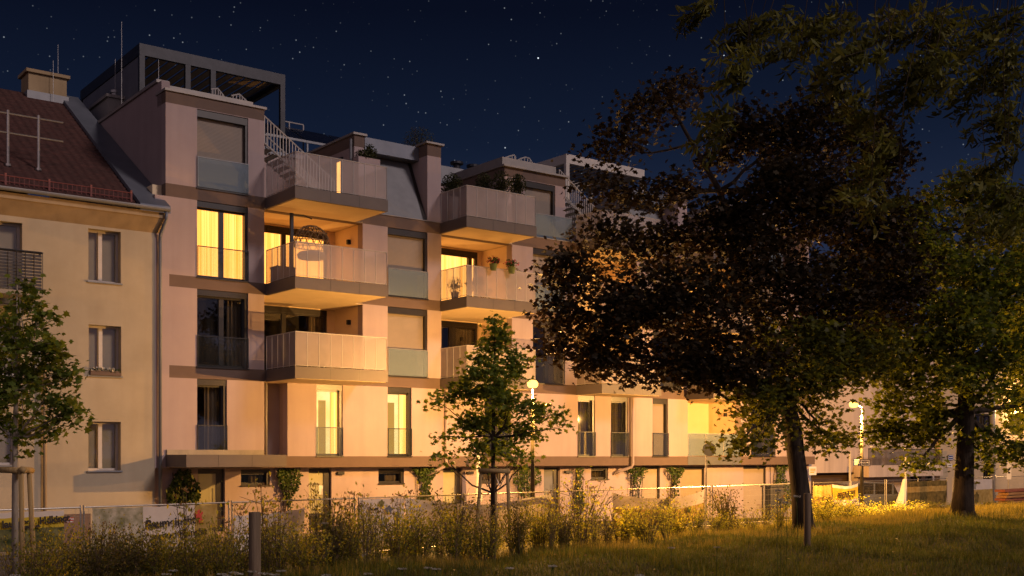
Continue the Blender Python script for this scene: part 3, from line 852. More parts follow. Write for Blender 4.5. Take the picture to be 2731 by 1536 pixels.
# curved hoop ends of the roof ladders
def hoop(pts, par, k=7):
    m = MB(); P = [Vector(p) for p in pts]
    m.tube(P, .03, 6)
    for i in range(k):
        f = (i + .5) / k * (len(P) - 1); a = int(f); q = P[a].lerp(P[min(a + 1, len(P) - 1)], f - a)
        m.tube([q, (q.x, q.y, 14.42)], .022, 6)
    m.build("ladder_rail", "white_metal", par)
def PXn(x, y, n):
    u, z = UZ(B, x, y, n); return (u, -n, z)
hoop([PXn(x, y, -2.0) for x, y in ((1256, 402), (1268, 398), (1282, 393), (1294, 390), (1296, 394), (1297, 404))], APT)
hoop([PXn(x, y, -2.0) for x, y in ((1298, 406), (1310, 399), (1322, 396), (1332, 399), (1338, 408), (1341, 416))], APT)
hoop([PXn(x, y, -2.2) for x, y in ((531, 225), (548, 223), (560, 238), (568, 250))], APT)
hoop([PXn(x, y, -2.0) for x, y in ((582, 241), (602, 237), (616, 250), (636, 272))], APT)
# service box, metal flue and lightning rods on the roof
sb = MB(); sb.bun(.55, 1.9, -10.2, -7.3, 14.4, 16.25); SB = sb.build("roof_shaft", "cap_metal", APT)
MB().bun(.46, 2.0, -10.3, -7.2, 16.252, 16.36).build("roof_cap", "cap_metal", SB)
MB().lathe((1.15, 8.3, 16.36), [(.16, 0), (.16, .38), (.21, .38), (.21, .48), (.05, .52)], 14).build("flue", "steel", SB)
ft = MB(); ft.bun(20.0 - 5.4, 17.2, -9.0, -6.0, 14.4, 15.6); FT = ft.build("roof_plant_box", "zinc_pale", APT)
for u in (16.0, 16.9):
    MB().lathe((u, 6.6, 15.6), [(.16, 0), (.16, .35), (.30, .35), (.30, .45), (.05, .5)], 12).build("vent_cowl", "dark_steel", FT)
# solar panels
a0 = UZ(B, 711, 343, -5.0); b0 = UZ(B, 799, 359, -5.0); a1 = UZ(B, 680, 312, -6.6); b1 = UZ(B, 836, 341, -6.6)
sp = MB(); zt0 = a0[1]; zt1 = a1[1]
for i in range(3):
    ua = 5.9 + i * 1.75; ub = ua + 1.68
    sp.poly([(ua, 5.0, zt0), (ub, 5.0, zt0), (ub, 6.6, zt1), (ua, 6.6, zt1)], 0)
    sp.poly([(ua, 5.0, zt0 - .06), (ua, 6.6, zt1 - .06), (ub, 6.6, zt1 - .06), (ub, 5.0, zt0 - .06)], 1)
    sp.bun(ua - .03, ub + .03, -5.02, -4.97, zt0 - .08, zt0 + .01, 1)
    sp.box(ua, ua + .06, 5.0, 5.06, 14.4, zt0 - .06, 1); sp.box(ub - .06, ub, 6.5, 6.56, 14.4, zt1 - .08, 1)
sp.build("solar_panels", ["solar", "zinc_pale"], APT)
rl = MB(); ra, rz = UZ(B, 704, 303, -7.0); rb, rz2 = UZ(B, 763, 318, -7.0)
for zz in (rz, rz - .33, rz - .62): rl.tube([(ra, 7.0, zz), (rb, 7.0, zz)], .028, 6)
for u in (ra, ra + .42, rb): rl.tube([(u, 7.0, 14.4), (u, 7.0, rz)], .03, 6)
rl.build("roof_railing", "white_metal", APT)
# entrance canopy
cn = MB(); cn.bun(.0, 3.42, -.35, 1.75, 2.385, 2.775, 0); cn.bun(.05, 3.37, -.3, 1.70, 2.372, 2.383, 1)
for q in (1.05, 2.2): cn.bun(q - .005, q + .005, 1.75, 1.752, 2.39, 2.77, 2)
cn.build("canopy", ["fascia_grey", "soffit", "dark_frame"], APT)
MB().bun(.02, 3.42, .002, .06, 2.777, 2.94).build("upstand", "concrete", APT)
# rainwater pipes
def pipe(name, pts, r=.05, m="cap_metal"):
    MB().tube(pts, r, 10).build(name, m, APT, smooth=True)
pipe("downpipe", [(3.78, .56, 5.28), (3.78, .56, 2.75)])
u3 = UZ(B, 1592, 1060, .12)[0]
pipe("downpipe", [(u3, -.12, 5.26), (u3, -.12, 2.40), (u3 - .04, -.10, 2.28), (u3 - .35, .30, 2.1), (u3 - .55, .42, 2.0)], .065, "pink_render")
u4 = UZ(B, 1123, 1060, .12)[0]
pipe("downpipe", [(u4, -.12, 5.26), (u4, -.12, 2.55), (u4 - .06, -.08, 2.35), (u4 - .35, .25, 2.12), (u4 - .6, .42, 2.0)], .065, "pink_render")
pipe("downpipe", [(UZ(B, 692, 1180, gn)[0], .42, 2.33), (UZ(B, 692, 1180, gn)[0], .42, 2.05), (UZ(B, 700, 1180, gn)[0], .47, 1.95)], .05, "pink_render")

# roof pergolas
def pergola(label, u0, u1, n0, n1, zb, zt, posts, matname, slatm, side):
    o = B.W(u0, n0, zb); E = empty("roof_pergola", o, TH, label, "pergola")
    L = u1 - u0; D = n0 - n1; h = zt - zb
    f = MB()
    f.box(0, L, 0, .16, h - .42, h); f.box(0, L, D - .16, D, h - .42, h); f.box(0, .16, .16, D - .16, h - .42, h); f.box(L - .16, L, .16, D - .16, h - .42, h)
    f.build("frame", matname, E)
    for p in posts:
        for dd in (0, D - .16):
            MB().box(p, p + .2, dd + .003, dd + .157, 0, h - .42).build("post", matname, E)
    s = MB(); k = int(L / .40)
    for i in range(k):
        x = .2 + (L - .4) * (i + .5) / k
        s.poly([(x - .165, .17, h - .19), (x + .165, .17, h - .16), (x + .165, D - .17, h - .16), (x - .165, D - .17, h - .19)])
        s.poly([(x - .165, .17, h - .22), (x - .165, D - .17, h - .22), (x + .165, D - .17, h - .19), (x + .165, .17, h - .19)])
    s.build("louvres", slatm, E)
    if side:
        MB().box(.04, .10, .2, D - .2, .1, h - .43).build("side_screen", side, E)
pergola("dark steel roof pergola with brown louvres above the gable of the apartment block", 1.1, 6.95, -5.5, -12.5, 14.42, 17.9, (0, 1.75, 2.75, 5.65), "dark_steel", "slat_pale", "panel_grey")
pergola("pale roof pergola with white posts half hidden by the dark maple crown", 20.7, 25.7, -4.5, -8.5, 14.42, 16.75, (0, 4.8), "white_frame", "slat_pale", None)
# lightning rods
for i, (x, yt, n, zb, lab) in enumerate(((306, 55, -5.0, 14.4, "tall thin lightning rod standing before the dark pergola"),
                                 (399, 150, -2.0, 14.45, "short thin lightning rod on the front parapet of the flat roof"),
                                 (290, 148, -7.6, 16.3, "thin lightning rod beside the metal flue on the roof shaft"))):
    u, zt = UZ(B, x, yt, n)
    m = MB(); m.tube([(0, 0, zb), (0, 0, zt)], [.013, .007], 6)
    o = m.build("lightning_rod", "steel"); w_ = B.W(u, n, 0); o.location = (w_.x, w_.y, 0)
    tag(o, lab, "lightning rod")

# ------------------------------------------------------------------ old cream house
CR = empty("cream_house", (B.p[0], B.p[1], 0), TH, "old cream rendered house with red tiled roof, white casement windows and a slatted balcony", "house")
CU0, CU1, EZ = -16.0, -.36, 10.45
def cw(xs0, xs1, ys0, ys1):
    a, zt = UZ(B, xs0, ys0); b, _ = UZ(B, xs1, ys0); _, zb = UZ(B, xs0, ys1)
    return a, b, zb, zt
cws = [cw(222, 304, 574, 706), cw(223, 305, 816, 943), cw(222, 304, 1060, 1184), cw(-60, 56, 548, 760), cw(-60, 52, 800, 940), cw(-60, 40, 1050, 1170)]
wall("wall", CU0, CU1, -.6, EZ, cws, 0, .4, "cream_render", CR)
MB().bun(CU0, CU1, -9.0, -.41, -.6, EZ).build("wall", "cream_render", CR)
def casement(u0, u1, z0, z1, door=False, flowers=False):
    nf = -.27; f = MB(); t = .07
    f.bun(u0, u0 + t, nf - .06, nf, z0, z1); f.bun(u1 - t, u1, nf - .06, nf, z0, z1)
    f.bun(u0 + t, u1 - t, nf - .06, nf, z1 - t, z1); f.bun(u0 + t, u1 - t, nf - .06, nf, z0, z0 + t)
    c = u0 + (u1 - u0) * .44
    f.bun(c - .06, c + .06, nf - .06, nf + .02, z0 + t, z1 - t)
    W = f.build("window", "white_frame", CR)
    MB().bun(u0 + t, u1 - t, nf - .045, nf - .035, z0 + t, z1 - t).build("pane", "pane", W)
    m = MB(); yf = -nf + .07; yb = yf + .6
    m.quad((u0, yb, z0), (u1, yb, z0), (u1, yb, z1), (u0, yb, z1)); m.quad((u0, yf, z0), (u0, yb, z0), (u0, yb, z1), (u0, yf, z1))
    m.quad((u1, yf, z0), (u1, yb, z0), (u1, yb, z1), (u1, yf, z1)); m.quad((u0, yf, z0), (u1, yf, z0), (u1, yb, z0), (u0, yb, z0)); m.quad((u0, yf, z1), (u1, yf, z1), (u1, yb, z1), (u0, yb, z1))
    m.build("interior", "dark_room", W)
    curtain_mesh(c + .05, u1 - .06, z0 + .05, z1 - .06, nf - .16, "dark_curtain", W, amp=.02, wl=.12)
    MB().bun(u0 - .04, u1 + .04, -.2, .06, z0 - .05, z0 - .004).build("sill", "zinc_pale", W)
    return W
for i, h in enumerate(cws): casement(*h)
# cornice, gutter, downpipes
co = MB(); co.poly([(CU0, 0, EZ - .55), (CU1 + .25, 0, EZ - .55), (CU1 + .25, -.38, EZ - .12), (CU0, -.38, EZ - .12)]); co.bun(CU0, CU1 + .26, -.4, .40, EZ - .12, EZ + .06); co.poly([(CU1 + .25, 0, EZ - .55), (CU1 + .25, 0, EZ - .12), (CU1 + .25, -.38, EZ - .12)])
co.build("cornice", "cream_trim", CR)
gt = MB()
for i in range(8):
    a0, a1 = math.pi * (1 + i / 8), math.pi * (1 + (i + 1) / 8)
    for rr_ in (.085,):
        gt.quad((CU0, -.53 + rr_ * math.cos(a0), EZ + .16 + rr_ * math.sin(a0)), (CU1 + .30, -.53 + rr_ * math.cos(a0), EZ + .16 + rr_ * math.sin(a0)),
                (CU1 + .30, -.53 + rr_ * math.cos(a1), EZ + .16 + rr_ * math.sin(a1)), (CU0, -.53 + rr_ * math.cos(a1), EZ + .16 + rr_ * math.sin(a1)))
gt.box(CU0, CU1 + .30, -.62, -.60, EZ + .15, EZ + .18)
gt.build("gutter", "zinc_pale", CR)
ud = UZ(B, 403, 700, .10)[0]
MB().tube([(ud + .06, -.50, EZ + .08), (ud + .06, -.48, EZ - .15), (ud + .0, -.12, EZ - .62), (ud, -.10, EZ - .9), (ud, -.10, 0)], .055, 10).build("downpipe", "zinc", CR, smooth=True)
ud2 = UZ(B, 113, 1100, .10)[0]
MB().tube([(ud2, -.10, 6.0), (ud2, -.10, 0)], .05, 10).build("downpipe", "cream_trim", CR, smooth=True)
# tiled roof: stepped courses
rf = MB(); e_n, e_z, r_n, r_z = .42, EZ + .14, -9.0, 16.35
K_ = 30
for i in range(K_):
    f0, f1 = i / K_, (i + 1) / K_
    na, nb_ = e_n + (r_n - e_n) * f0, e_n + (r_n - e_n) * f1
    za, zb = e_z + (r_z - e_z) * f0, e_z + (r_z - e_z) * f1
    nn = int((CU1 - CU0) / .3)
    rf.quad((CU0, -na, za + .035), (CU1 - .4, -na, za + .035), (CU1 - .4, -nb_, zb), (CU0, -nb_, zb))
    rf.quad((CU0, -na, za - .02), (CU1 - .4, -na, za - .02), (CU1 - .4, -na, za + .035), (CU0, -na, za + .035))
rf.quad((CU0, -r_n, r_z), (CU1 - .4, -r_n, r_z), (CU1 - .4, -r_n + 9, EZ), (CU0, -r_n + 9, EZ))
m = mat("tiles"); N = NT(m)
col, no, mp = noise_col(N, (.038, .014, .011), (.085, .031, .024), 5, 4, (1, 1, 1), .3, .7)
tcx = N.n("ShaderNodeTexCoord")
wv = N.n("ShaderNodeTexWave", {"Vector": tcx.outputs["Object"], "Scale": 1.05, "Distortion": .3}, bands_direction='X')
bp = N.n("ShaderNodeBump", {"Height": wv.outputs[1], "Strength": .9, "Distance": .05})
pb = N.n("ShaderNodeBsdfPrincipled", {"Base Color": col, "Roughness": .85, "Normal": bp.outputs[0]})
N.out(pb.outputs[0]); MATS["tiles"] = m
RF = rf.build("roof", "tiles", CR)
def onroof(u, n, dz=0):
    f = (n - e_n) / (r_n - e_n); return Vector((u, -n, e_z + (r_z - e_z) * f + dz))
fl = MB()
pa, pb_, pc, pd = onroof(-1.0, .5, .16), onroof(-.02, .5, .16), onroof(-.02, -9.1, .16), onroof(-.72, -9.1, .16)
fl.poly([pa, pb_, pc, pd]); dn = Vector((0, 0, -.22))
fl.quad(pa, pa + dn, pd + dn, pd); fl.quad(pa + dn, pa, pb_, pb_ + dn)
fl.build("flashing", "zinc", CR)
# snow guard along the eave
sg = MB()
for h_ in (.10, .28): sg.tube([onroof(CU0, .12, h_), onroof(-1.15, .12, h_)], .018, 5)
u = CU0
while u < -1.15:
    sg.tube([onroof(u, .12, .03), onroof(u, .12, .29)], .012, 4); u += .14
for u in np.arange(-1.16, CU0, -1.25): sg.box(u - .03, u + .03, -.14, -.08, onroof(u, .12).z, onroof(u, .12, .36).z)
sg.build("snow_guard", "guard_red", CR)
# two-rail stand on the tiles
st = MB(); us = []
for x, yb in ((20, 405), (97, 415)):
    n_ = -1.35; u_, _ = UZ(B, x, yb, n_); us.append(u_)
    st.tube([onroof(u_, n_, 0), onroof(u_, n_, 1.75)], .045, 8)
    bq = onroof(u_, n_, .02); st.tube([bq, onroof(u_, n_, .09)], .09, 8)
for h_ in (1.05, 1.65): st.tube([onroof(us[0] - 2, -1.35, h_), onroof(us[1] + .75, -1.35, h_)], .032, 6)
st.build("roof_rail", "galvanised", CR)
# chimney
ch = MB(); ch.bun(-2.0, -.62, -9.5, -8.5, 15.4, 17.0, 0)
CH = ch.build("chimney", "cream_trim", CR)
MB().bun(-2.1, -.52, -9.6, -8.4, 17.0, 17.12).build("chimney_cap", "cream_trim", CH)
MB().bun(-2.06, -.56, -9.56, -8.44, 15.6, 16.32).build("flashing", "zinc_pale", CH)
for x, yt, lab in ((134, 152, "short lightning rod clamped to the cream chimney"), (146, 112, "taller lightning rod standing behind the cream chimney")):
    n_ = -8.3 if x == 134 else -9.7
    u_, zt = UZ(B, x, yt, n_); m = MB(); m.tube([(0, 0, 16.0), (0, 0, zt)], [.012, .006], 6)
    o = m.build("lightning_rod", "steel"); w_ = B.W(u_, n_, 0); o.location = (w_.x, w_.y, 0); tag(o, lab, "lightning rod")
# balcony with slatted front
bn = 1.1; ue, zbt = UZ(B, 110, 735, bn); _, zbr = UZ(B, 110, 637, bn)
bm_ = MB(); bm_.bun(ue - 3.5, ue, .0, bn, zbt - .12, zbt)
BC = bm_.build("balcony", "concrete", CR)
fr = MB(); fr.tube([(ue - 3.5, -bn, zbr), (ue - .02, -bn, zbr), (ue - .02, 0, zbr)], .02, 6)
for i in range(15): fr.box(ue - 3.4 + i * .24, ue - 3.385 + i * .24, -bn - .02, -bn + .0, zbt, zbr)
fr.build("railing_frame", "dark_steel", BC)
sl = MB()
for i in range(12):
    zz = zbt + .06 + i * .095
    sl.bun(ue - 3.48, ue - .05, bn - .04, bn - .022, zz, zz + .075)
sl.build("slats", "slat_dark", BC)

# ------------------------------------------------------------------ street lamps (lit)
def street_lamp(x, y, z, hx, hy, label, power, bracket=False):
    E = empty("street_lamp", (x, y, 0), 0, label, "street lamp", "lit street lamps along the road")
    m = MB(); m.tube([(0, 0, -.4), (0, 0, z - .42), (0, 0, z - .4), (0, 0, z - .01)], [.085, .052, .016, .016], 14); m.lathe((0, 0, -.3), [(.11, 0), (.11, 1.1), (.09, 1.15)], 14)
    m.build("pole", "lamp_pole", E, smooth=True)
    if abs(hx) + abs(hy) > .05:
        a = MB(); a.tube([(0, 0, z - .06), (hx * .4, hy * .4, z + .02), (hx, hy, z + .06)], .035, 8); a.build("arm", "lamp_pole", E)
    MB().lathe((hx, hy, z), [(.07, .166), (.10, .17), (.09, .19), (.04, .21), (.02, .24)], 18).build("lamp_head", "lamp_pole", E, smooth=False)
    MB().lathe((hx, hy, z), [(.05, -.085), (.13, -.07), (.172, -.01), (.176, .07), (.13, .14), (.06, .165)], 18).build("lens", "lamp_lens", E, smooth=True)
    if bracket:
        b = MB(); b.tube([(.03, 0, z - .75), (.45, .1, z - .66)], .05, 10); b.tube([(.42, .09, z - .67), (.62, .14, z - .62)], [.055, .035], 10); b.build("bracket", "lamp_pole", E, smooth=True)
    ld = bpy.data.lights.new("lamp_light", 'POINT'); ld.energy = power; ld.color = (1.0, .49, .125); ld.shadow_soft_size = .05
    L = bpy.data.objects.new("lamp_light", ld); COL.objects.link(L); L.parent = E; L.location = (hx, hy, z - .13)
    return E
LY1, LY2 = 37.2, 46.0
lx, ly = XY(1340, LY1)
street_lamp(lx, ly, ZY(969, LY1), 0, 0, "lit street lamp rising beside the staked young tree before the apartment block", 10500, True)
lx2, ly2 = XY(2168, LY2)
street_lamp(lx2, ly2, ZY(1020, LY2), -.36, -.12, "lit street lamp shining under the tree crowns with a name plate on its pole", 10500)

# ------------------------------------------------------------------ signs by the second lamp
def plate(name, label, cat, cx, cy, cz, w_, h_, face, rz=0.0, text=None, tm="white_ink", tsize=.16, border=None, post=None, lines=None, bold=.006):
    E = empty(name, (cx, cy, cz), rz, label, cat)
    MB().box(-w_ / 2, w_ / 2, -.012, .012, -h_ / 2, h_ / 2).build("plate", face, E)
    if border:
        b = MB(); t = .03
        for z0, z1 in ((-h_ / 2 + .03, -h_ / 2 + .03 + t), (h_ / 2 - .03 - t, h_ / 2 - .03)): b.box(-w_ / 2 + .03, w_ / 2 - .03, -.017, -.0125, z0, z1)
        for a, c in ((-w_ / 2 + .03, -w_ / 2 + .03 + t), (w_ / 2 - .03 - t, w_ / 2 - .03)): b.box(a, c, -.0165, -.0125, -h_ / 2 + .06, h_ / 2 - .06)
        b.build("border", border, E)
    if text: text_mesh(text, tsize, E, tm, (0, -.018, 0), (R_(90), 0, 0), bold=bold)
    if lines:
        l = MB()
        for z_, a, b_ in lines: l.box(a, b_, -.018, -.0125, z_ - .022, z_ + .022)
        l.build("lettering", tm, E)
    if post:
        MB().tube([(0, .05, post[0] - cz), (0, .05, post[1] - cz)], .03, 8).build("post", "galvanised", E)
    return E
y_ = LY2 - .16
cx, cy = XY(2176.5, y_)
plate("street_sign", "dark street name plate with pale lettering on the second lamp pole", "sign", cx, cy, ZY(1164, y_), .40, .28, "sign_dark", 0, "DUKARD", "white_ink", .085, "white_ink")
cx, cy = XY(2157.5, y_)
plate("information_sign", "small blue plate with rows of white writing beside the street name plate", "sign", cx + .02, cy + .2, ZY(1163, y_), .26, .28, "sign_blue", 0, None, "white_ink", .1, None, None, [(.09, -.1, .1), (.03, -.1, .08), (-.03, -.1, .09), (-.09, -.1, .04)])
# traffic mirror seen from behind and other posts
yy = 41.0; cx, cy = XY(1775, yy)
E = empty("traffic_sign", (cx, cy, 0), 0, "round traffic sign seen from behind on a thin galvanised post under the maple twigs", "traffic sign")
MB().tube([(0, 0, -.3), (0.02, 0, ZY(1112, yy))], .035, 8).build("post", "galvanised", E)
m = MB(); zc = ZY(1132, yy); r0 = .24
m.poly([(.12 + r0 * math.cos(a) * 1.0, -.05, zc + .02 + r0 * math.sin(a)) for a in np.linspace(0, 2 * math.pi, 25)[:-1]])
m.poly([(.12 + r0 * math.cos(a) * 1.0, -.07, zc + .02 + r0 * math.sin(a)) for a in np.linspace(0, 2 * math.pi, 25)[:-1][::-1]])
for i in range(24):
    a, b = 2 * math.pi * i / 24, 2 * math.pi * (i + 1) / 24
    m.quad((.12 + r0 * math.cos(a), -.07, zc + .02 + r0 * math.sin(a)), (.12 + r0 * math.cos(b), -.07, zc + .02 + r0 * math.sin(b)), (.12 + r0 * math.cos(b), -.05, zc + .02 + r0 * math.sin(b)), (.12 + r0 * math.cos(a), -.05, zc + .02 + r0 * math.sin(a)))
m.build("sign_plate", "panel_grey", E)
def post(x, Y, ytop, label, r=.045, m_="white_metal", name="sign_post"):
    cx, cy = XY(x, Y); o = MB().tube([(0, 0, -.5), (0, 0, ZY(ytop, Y))], r, 10).build(name, m_); o.location = (cx, cy, 0)
    return tag(o, label, "post")
post(2138, 56.0, 1135, "bare white post standing in front of the garage opening", .055)
post(2278, 54.0, 1150, "pale post rising behind the white draped cloth", .055)
# cloth draped on that post
cx, cy = XY(2273, 53.6); m = MB()
prof = [(ZY(1205, 53.6), .10, .13), (ZY(1213, 53.6), .14, .17), (ZY(1235, 53.6), .19, .24), (ZY(1277, 53.6), .38, .34)]
rows = []
for z_, rl_, rr_ in prof:
    row = []
    for q in range(20):
        a = 2 * math.pi * q / 20; rr2 = (rl_ if math.cos(a) < 0 else rr_ * .45) * (1 + .10 * math.sin(a * 7 + z_ * 2))
        row.append((rr2 * math.cos(a) + .08 - (ZY(1205, 53.6) - z_) * .10, rr2 * .5 * math.sin(a), z_))
    rows.append(row)
for r0_, r1_ in zip(rows[:-1], rows[1:]):
    for q in range(20): m.quad(r0_[q], r0_[(q + 1) % 20], r1_[(q + 1) % 20], r1_[q])
m.poly(rows[0][::-1])
o = m.build("draped_cloth", "cloth_white", None, True); o.location = (cx, cy, 0); tag(o, "bright white cloth draped over the pale post behind the fence", "cloth")
cx, cy = XY(2538, 58)
plate("parking_sign", "tall narrow white notice board with dark marks by the planks", "sign", cx, cy, ZY(1183, 58), .22, .92, "white_ink", 0, "P", "black_ink", .2, None, (-.4, ZY(1160, 58)), [(.02, -.06, .06), (-.1, -.06, .06), (-.14, -.06, .06)])

# ------------------------------------------------------------------ neighbouring building on the right
RB = Frame((17.2, 60.5), R_(42))
RE = empty("garage_building", (RB.p[0], RB.p[1], 0), RB.th, "grey rendered building beyond the street with a dark garage opening and a barred balcony", "building")
def rh(x0, x1, y0, y1):
    a, zt = UZ(RB, x0, y0); b, _ = UZ(RB, x1, y0); _, zb = UZ(RB, x0, y1); return a, b, zb, zt
Hs = [rh(2040, 2158, 1190, 1330), rh(2290, 2318, 1181, 1300), rh(2328, 2346, 1178, 1300)]
s_mid = UZ(RB, 2352, 1200)[0]
Hs[0] = (Hs[0][0], Hs[0][1], -1, Hs[0][3])
wall("wall", -6, s_mid, -1.2, 9.5, [(a, b, max(c, -1), d_) for a, b, c, d_ in Hs], 0, .4, "right_wall", RE)
MB().bun(-6, s_mid, -9, -.9, -1.2, 9.5).build("wall", "right_wall", RE)
MB().bun(Hs[0][0], Hs[0][1], -.55, -.45, -1.2, Hs[0][3]).build("garage_door", "garage_slats", RE)
for h in Hs[1:]:
    window(RE, h[0], h[1], max(h[2], -.9), h[3], kind='dark', sash=2, sill=False, casing=.12)
bs0, bz0 = UZ(RB, 2186, 1166, .9); bs1, _ = UZ(RB, 2372, 1160, .9)
b_ = MB(); b_.bun(bs0, bs1, 0.002, .9, bz0 - .72, bz0 - .1); BB = b_.build("balcony", "right_wall", RE)
rr = MB()
u = bs0
while u < bs1:
    rr.box(u, u + .03, -.88, -.85, bz0 - .1, bz0 + .75); u += .12
rr.box(bs0, bs1, -.89, -.84, bz0 + .75, bz0 + .80); rr.build("railing_bars", "slat_dark", BB)
for x in (2210, 2270, 2330):
    h = rh(x, x + 34, 1075, 1135); window(RE, h[0], h[1], h[2], h[3], kind='dark', sash=2, sill=False, casing=.12)
WE = empty("corner_house", (RB.W(s_mid + .01, 0, 0).x, RB.W(s_mid + .01, 0, 0).y, 0), RB.th, "warm lit plastered house beyond the right hand tree trunk with a white drainpipe", "house")
def off(h): return (h[0] - s_mid, h[1] - s_mid, h[2], h[3])
dh = off(rh(2461, 2485, 1172, 1300)); dh = (dh[0], dh[1], -.6, dh[3])
wh = [off(rh(2440, 2490, 1040, 1090)), off(rh(2530, 2560, 1040, 1090))]
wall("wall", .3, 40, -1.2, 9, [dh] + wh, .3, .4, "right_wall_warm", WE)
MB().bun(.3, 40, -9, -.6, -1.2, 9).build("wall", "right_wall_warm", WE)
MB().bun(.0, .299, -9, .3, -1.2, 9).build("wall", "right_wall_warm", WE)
window(WE, *dh, n=.3, kind='dark', sash=2, sill=False, casing=.1, name="door")
for h in wh: window(WE, *h, n=.3, kind='dark', sash=2, sill=True, casing=.1)
ud_ = UZ(RB, 2497, 1180, .45)[0] - s_mid
MB().tube([(ud_, -.45, 8.9), (ud_, -.45, -.5)], .16, 12).build("downpipe", "white_metal", WE, smooth=True)
us_, zs_ = UZ(RB, 2379, 1151, .05)
w_ = RB.W(us_, .35, 0)
plate("wall_sign", "blue sign with a white framed field on the wall by the right hand trunk", "sign", w_.x, w_.y, zs_, .62, .32, "sign_blue", RB.th, None, "white_ink", .1, "white_ink", None, [(0, -.2, .2)])
us_, zs_ = UZ(RB, 2376, 1171, .05); w_ = RB.W(us_, .35, 0)
plate("arrow_sign", "small white sign with an arrow under the blue wall sign", "sign", w_.x, w_.y, zs_, .60, .20, "white_ink", RB.th, None, "black_ink", .1, None, None, [(0, -.12, .2), (.03, .14, .17)])
us_, zs_ = UZ(RB, 2557, 1018, .4); w_ = RB.W(us_, .75, 0)
E = empty("wall_lantern", (w_.x, w_.y, zs_), RB.th, "small lit lantern glowing among leaves at the picture edge", "lamp")
MB().lathe((0, 0, 0), [(.02, -.12), (.11, -.06), (.11, .06), (.02, .12)], 10).build("globe", "lamp_small", E, smooth=True)
MB().box(-.02, .02, 0, .25, .10, .14).build("bracket", "dark_steel", E)
ld = bpy.data.lights.new("lantern_light", 'POINT'); ld.energy = 1300; ld.color = (1.0, .56, .2); ld.shadow_soft_size = .1
L = bpy.data.objects.new("lantern_light", ld); COL.objects.link(L); L.parent = E; L.location = (0, -.3, -.1)
w_ = B.W(UEND - .25, .06, 0)
plate("notice_board", "square white framed notice with yellow print on the far corner of the apartment block", "sign", w_.x, w_.y, 2.02, .55, .42, "white_ink", TH, None, "banner_yellow", .1, None, None, [(.08, -.2, .2), (0, -.2, .2), (-.08, -.2, .1)])

# ------------------------------------------------------------------ parked van
def vehicle():
    Yc = 58.5; xr, yr = XY(2245, Yc)
    E = empty("parked_car", (xr, yr, -.12), R_(180 + 14), "blue grey estate car with dark windows and red tail light parked behind the fence", "car")
    prof = [(-.02, .35), (-.05, .75), (.06, .95), (.42, 1.46), (.8, 1.53), (2.1, 1.55), (2.75, 1.42), (3.35, 1.02), (4.2, .86), (4.42, .62), (4.4, .32)]
    body = [(-.02, .28), (-.06, .70), (-.02, .92), (.14, .98), (3.3, .98), (4.15, .86), (4.40, .62), (4.38, .28)]
    def extr(P, y0, y1, m, mi=0):
        m.poly([(x, y0, z) for x, z in P][::1], mi); m.poly([(x, y1, z) for x, z in P][::-1], mi)
        for (a, c), (b, d_) in zip(P, P[1:] + P[:1]): m.quad((a, y0, c), (a, y1, c), (b, y1, d_), (b, y0, d_), mi)
    m = MB(); extr(body, -.86, .86, m); b = m.build("body", "car_paint", E, bevel=.04)
    cab = [(.14, .985), (.40, 1.44), (.8, 1.53), (2.1, 1.55), (2.7, 1.42), (3.3, .985)]
    m = MB(); extr(cab, -.76, .76, m); m.build("window", "car_glass", E)
    m = MB(); extr([(.36, 1.45), (.8, 1.55), (2.1, 1.58), (2.72, 1.45), (2.66, 1.41), (2.1, 1.53), (.8, 1.5)], -.78, .78, m); m.build("roof", "car_paint", E)
    for px in (.42, 1.45, 2.45):
        for s_ in (-1, 1):
            q = MB(); q.box(px, px + .09, s_ * .765, s_ * .78, .98, 1.5); q.build("pillar", "car_paint", E)
    for s_ in (-1, 1):
        l = MB(); l.box(-.075, .16, s_ * .70, s_ * .875, .66, .96); l.build("tail_light", "tail_red", E, bevel=.02)
        for wx in (.78, 3.5):
            wh_ = MB(); wh_.tube([(wx, s_ * .68, .31), (wx, s_ * .87, .31)], .31, 20); W_ = wh_.build("wheel", "rubber", E)
            r_ = MB(); r_.tube([(wx, s_ * .865, .31), (wx, s_ * .885, .31)], .19, 14); r_.build("rim", "steel", W_)
        hl = MB(); hl.box(4.28, 4.42, s_ * .5, s_ * .8, .62, .78); hl.build("headlight", "white_metal", E, bevel=.02)
        mi = MB(); mi.box(2.75, 2.9, s_ * .86, s_ * 1.02, .98, 1.12); mi.build("mirror", "car_paint", E, bevel=.02)
vehicle()

# ------------------------------------------------------------------ planks and brick stack at the right edge
for i in range(7):
    Yp = 57.5 - i * .03
    x0, y0 = XY(2502 + (i % 3) * 4, Yp); m = MB(); m.box(0, 4.2, -.6, 0, 0, .12)
    o = m.build("timber_plank", "plank_wood" if i % 3 else "brick_red"); o.location = (x0, y0, .10 + i * .145); o.rotation_euler = (0, R_(-1.2), R_(30 + (i % 2) * 1.5))
    tag(o, "long weathered plank lying in the stack at the picture edge", "plank", "planks stacked at the picture edge")

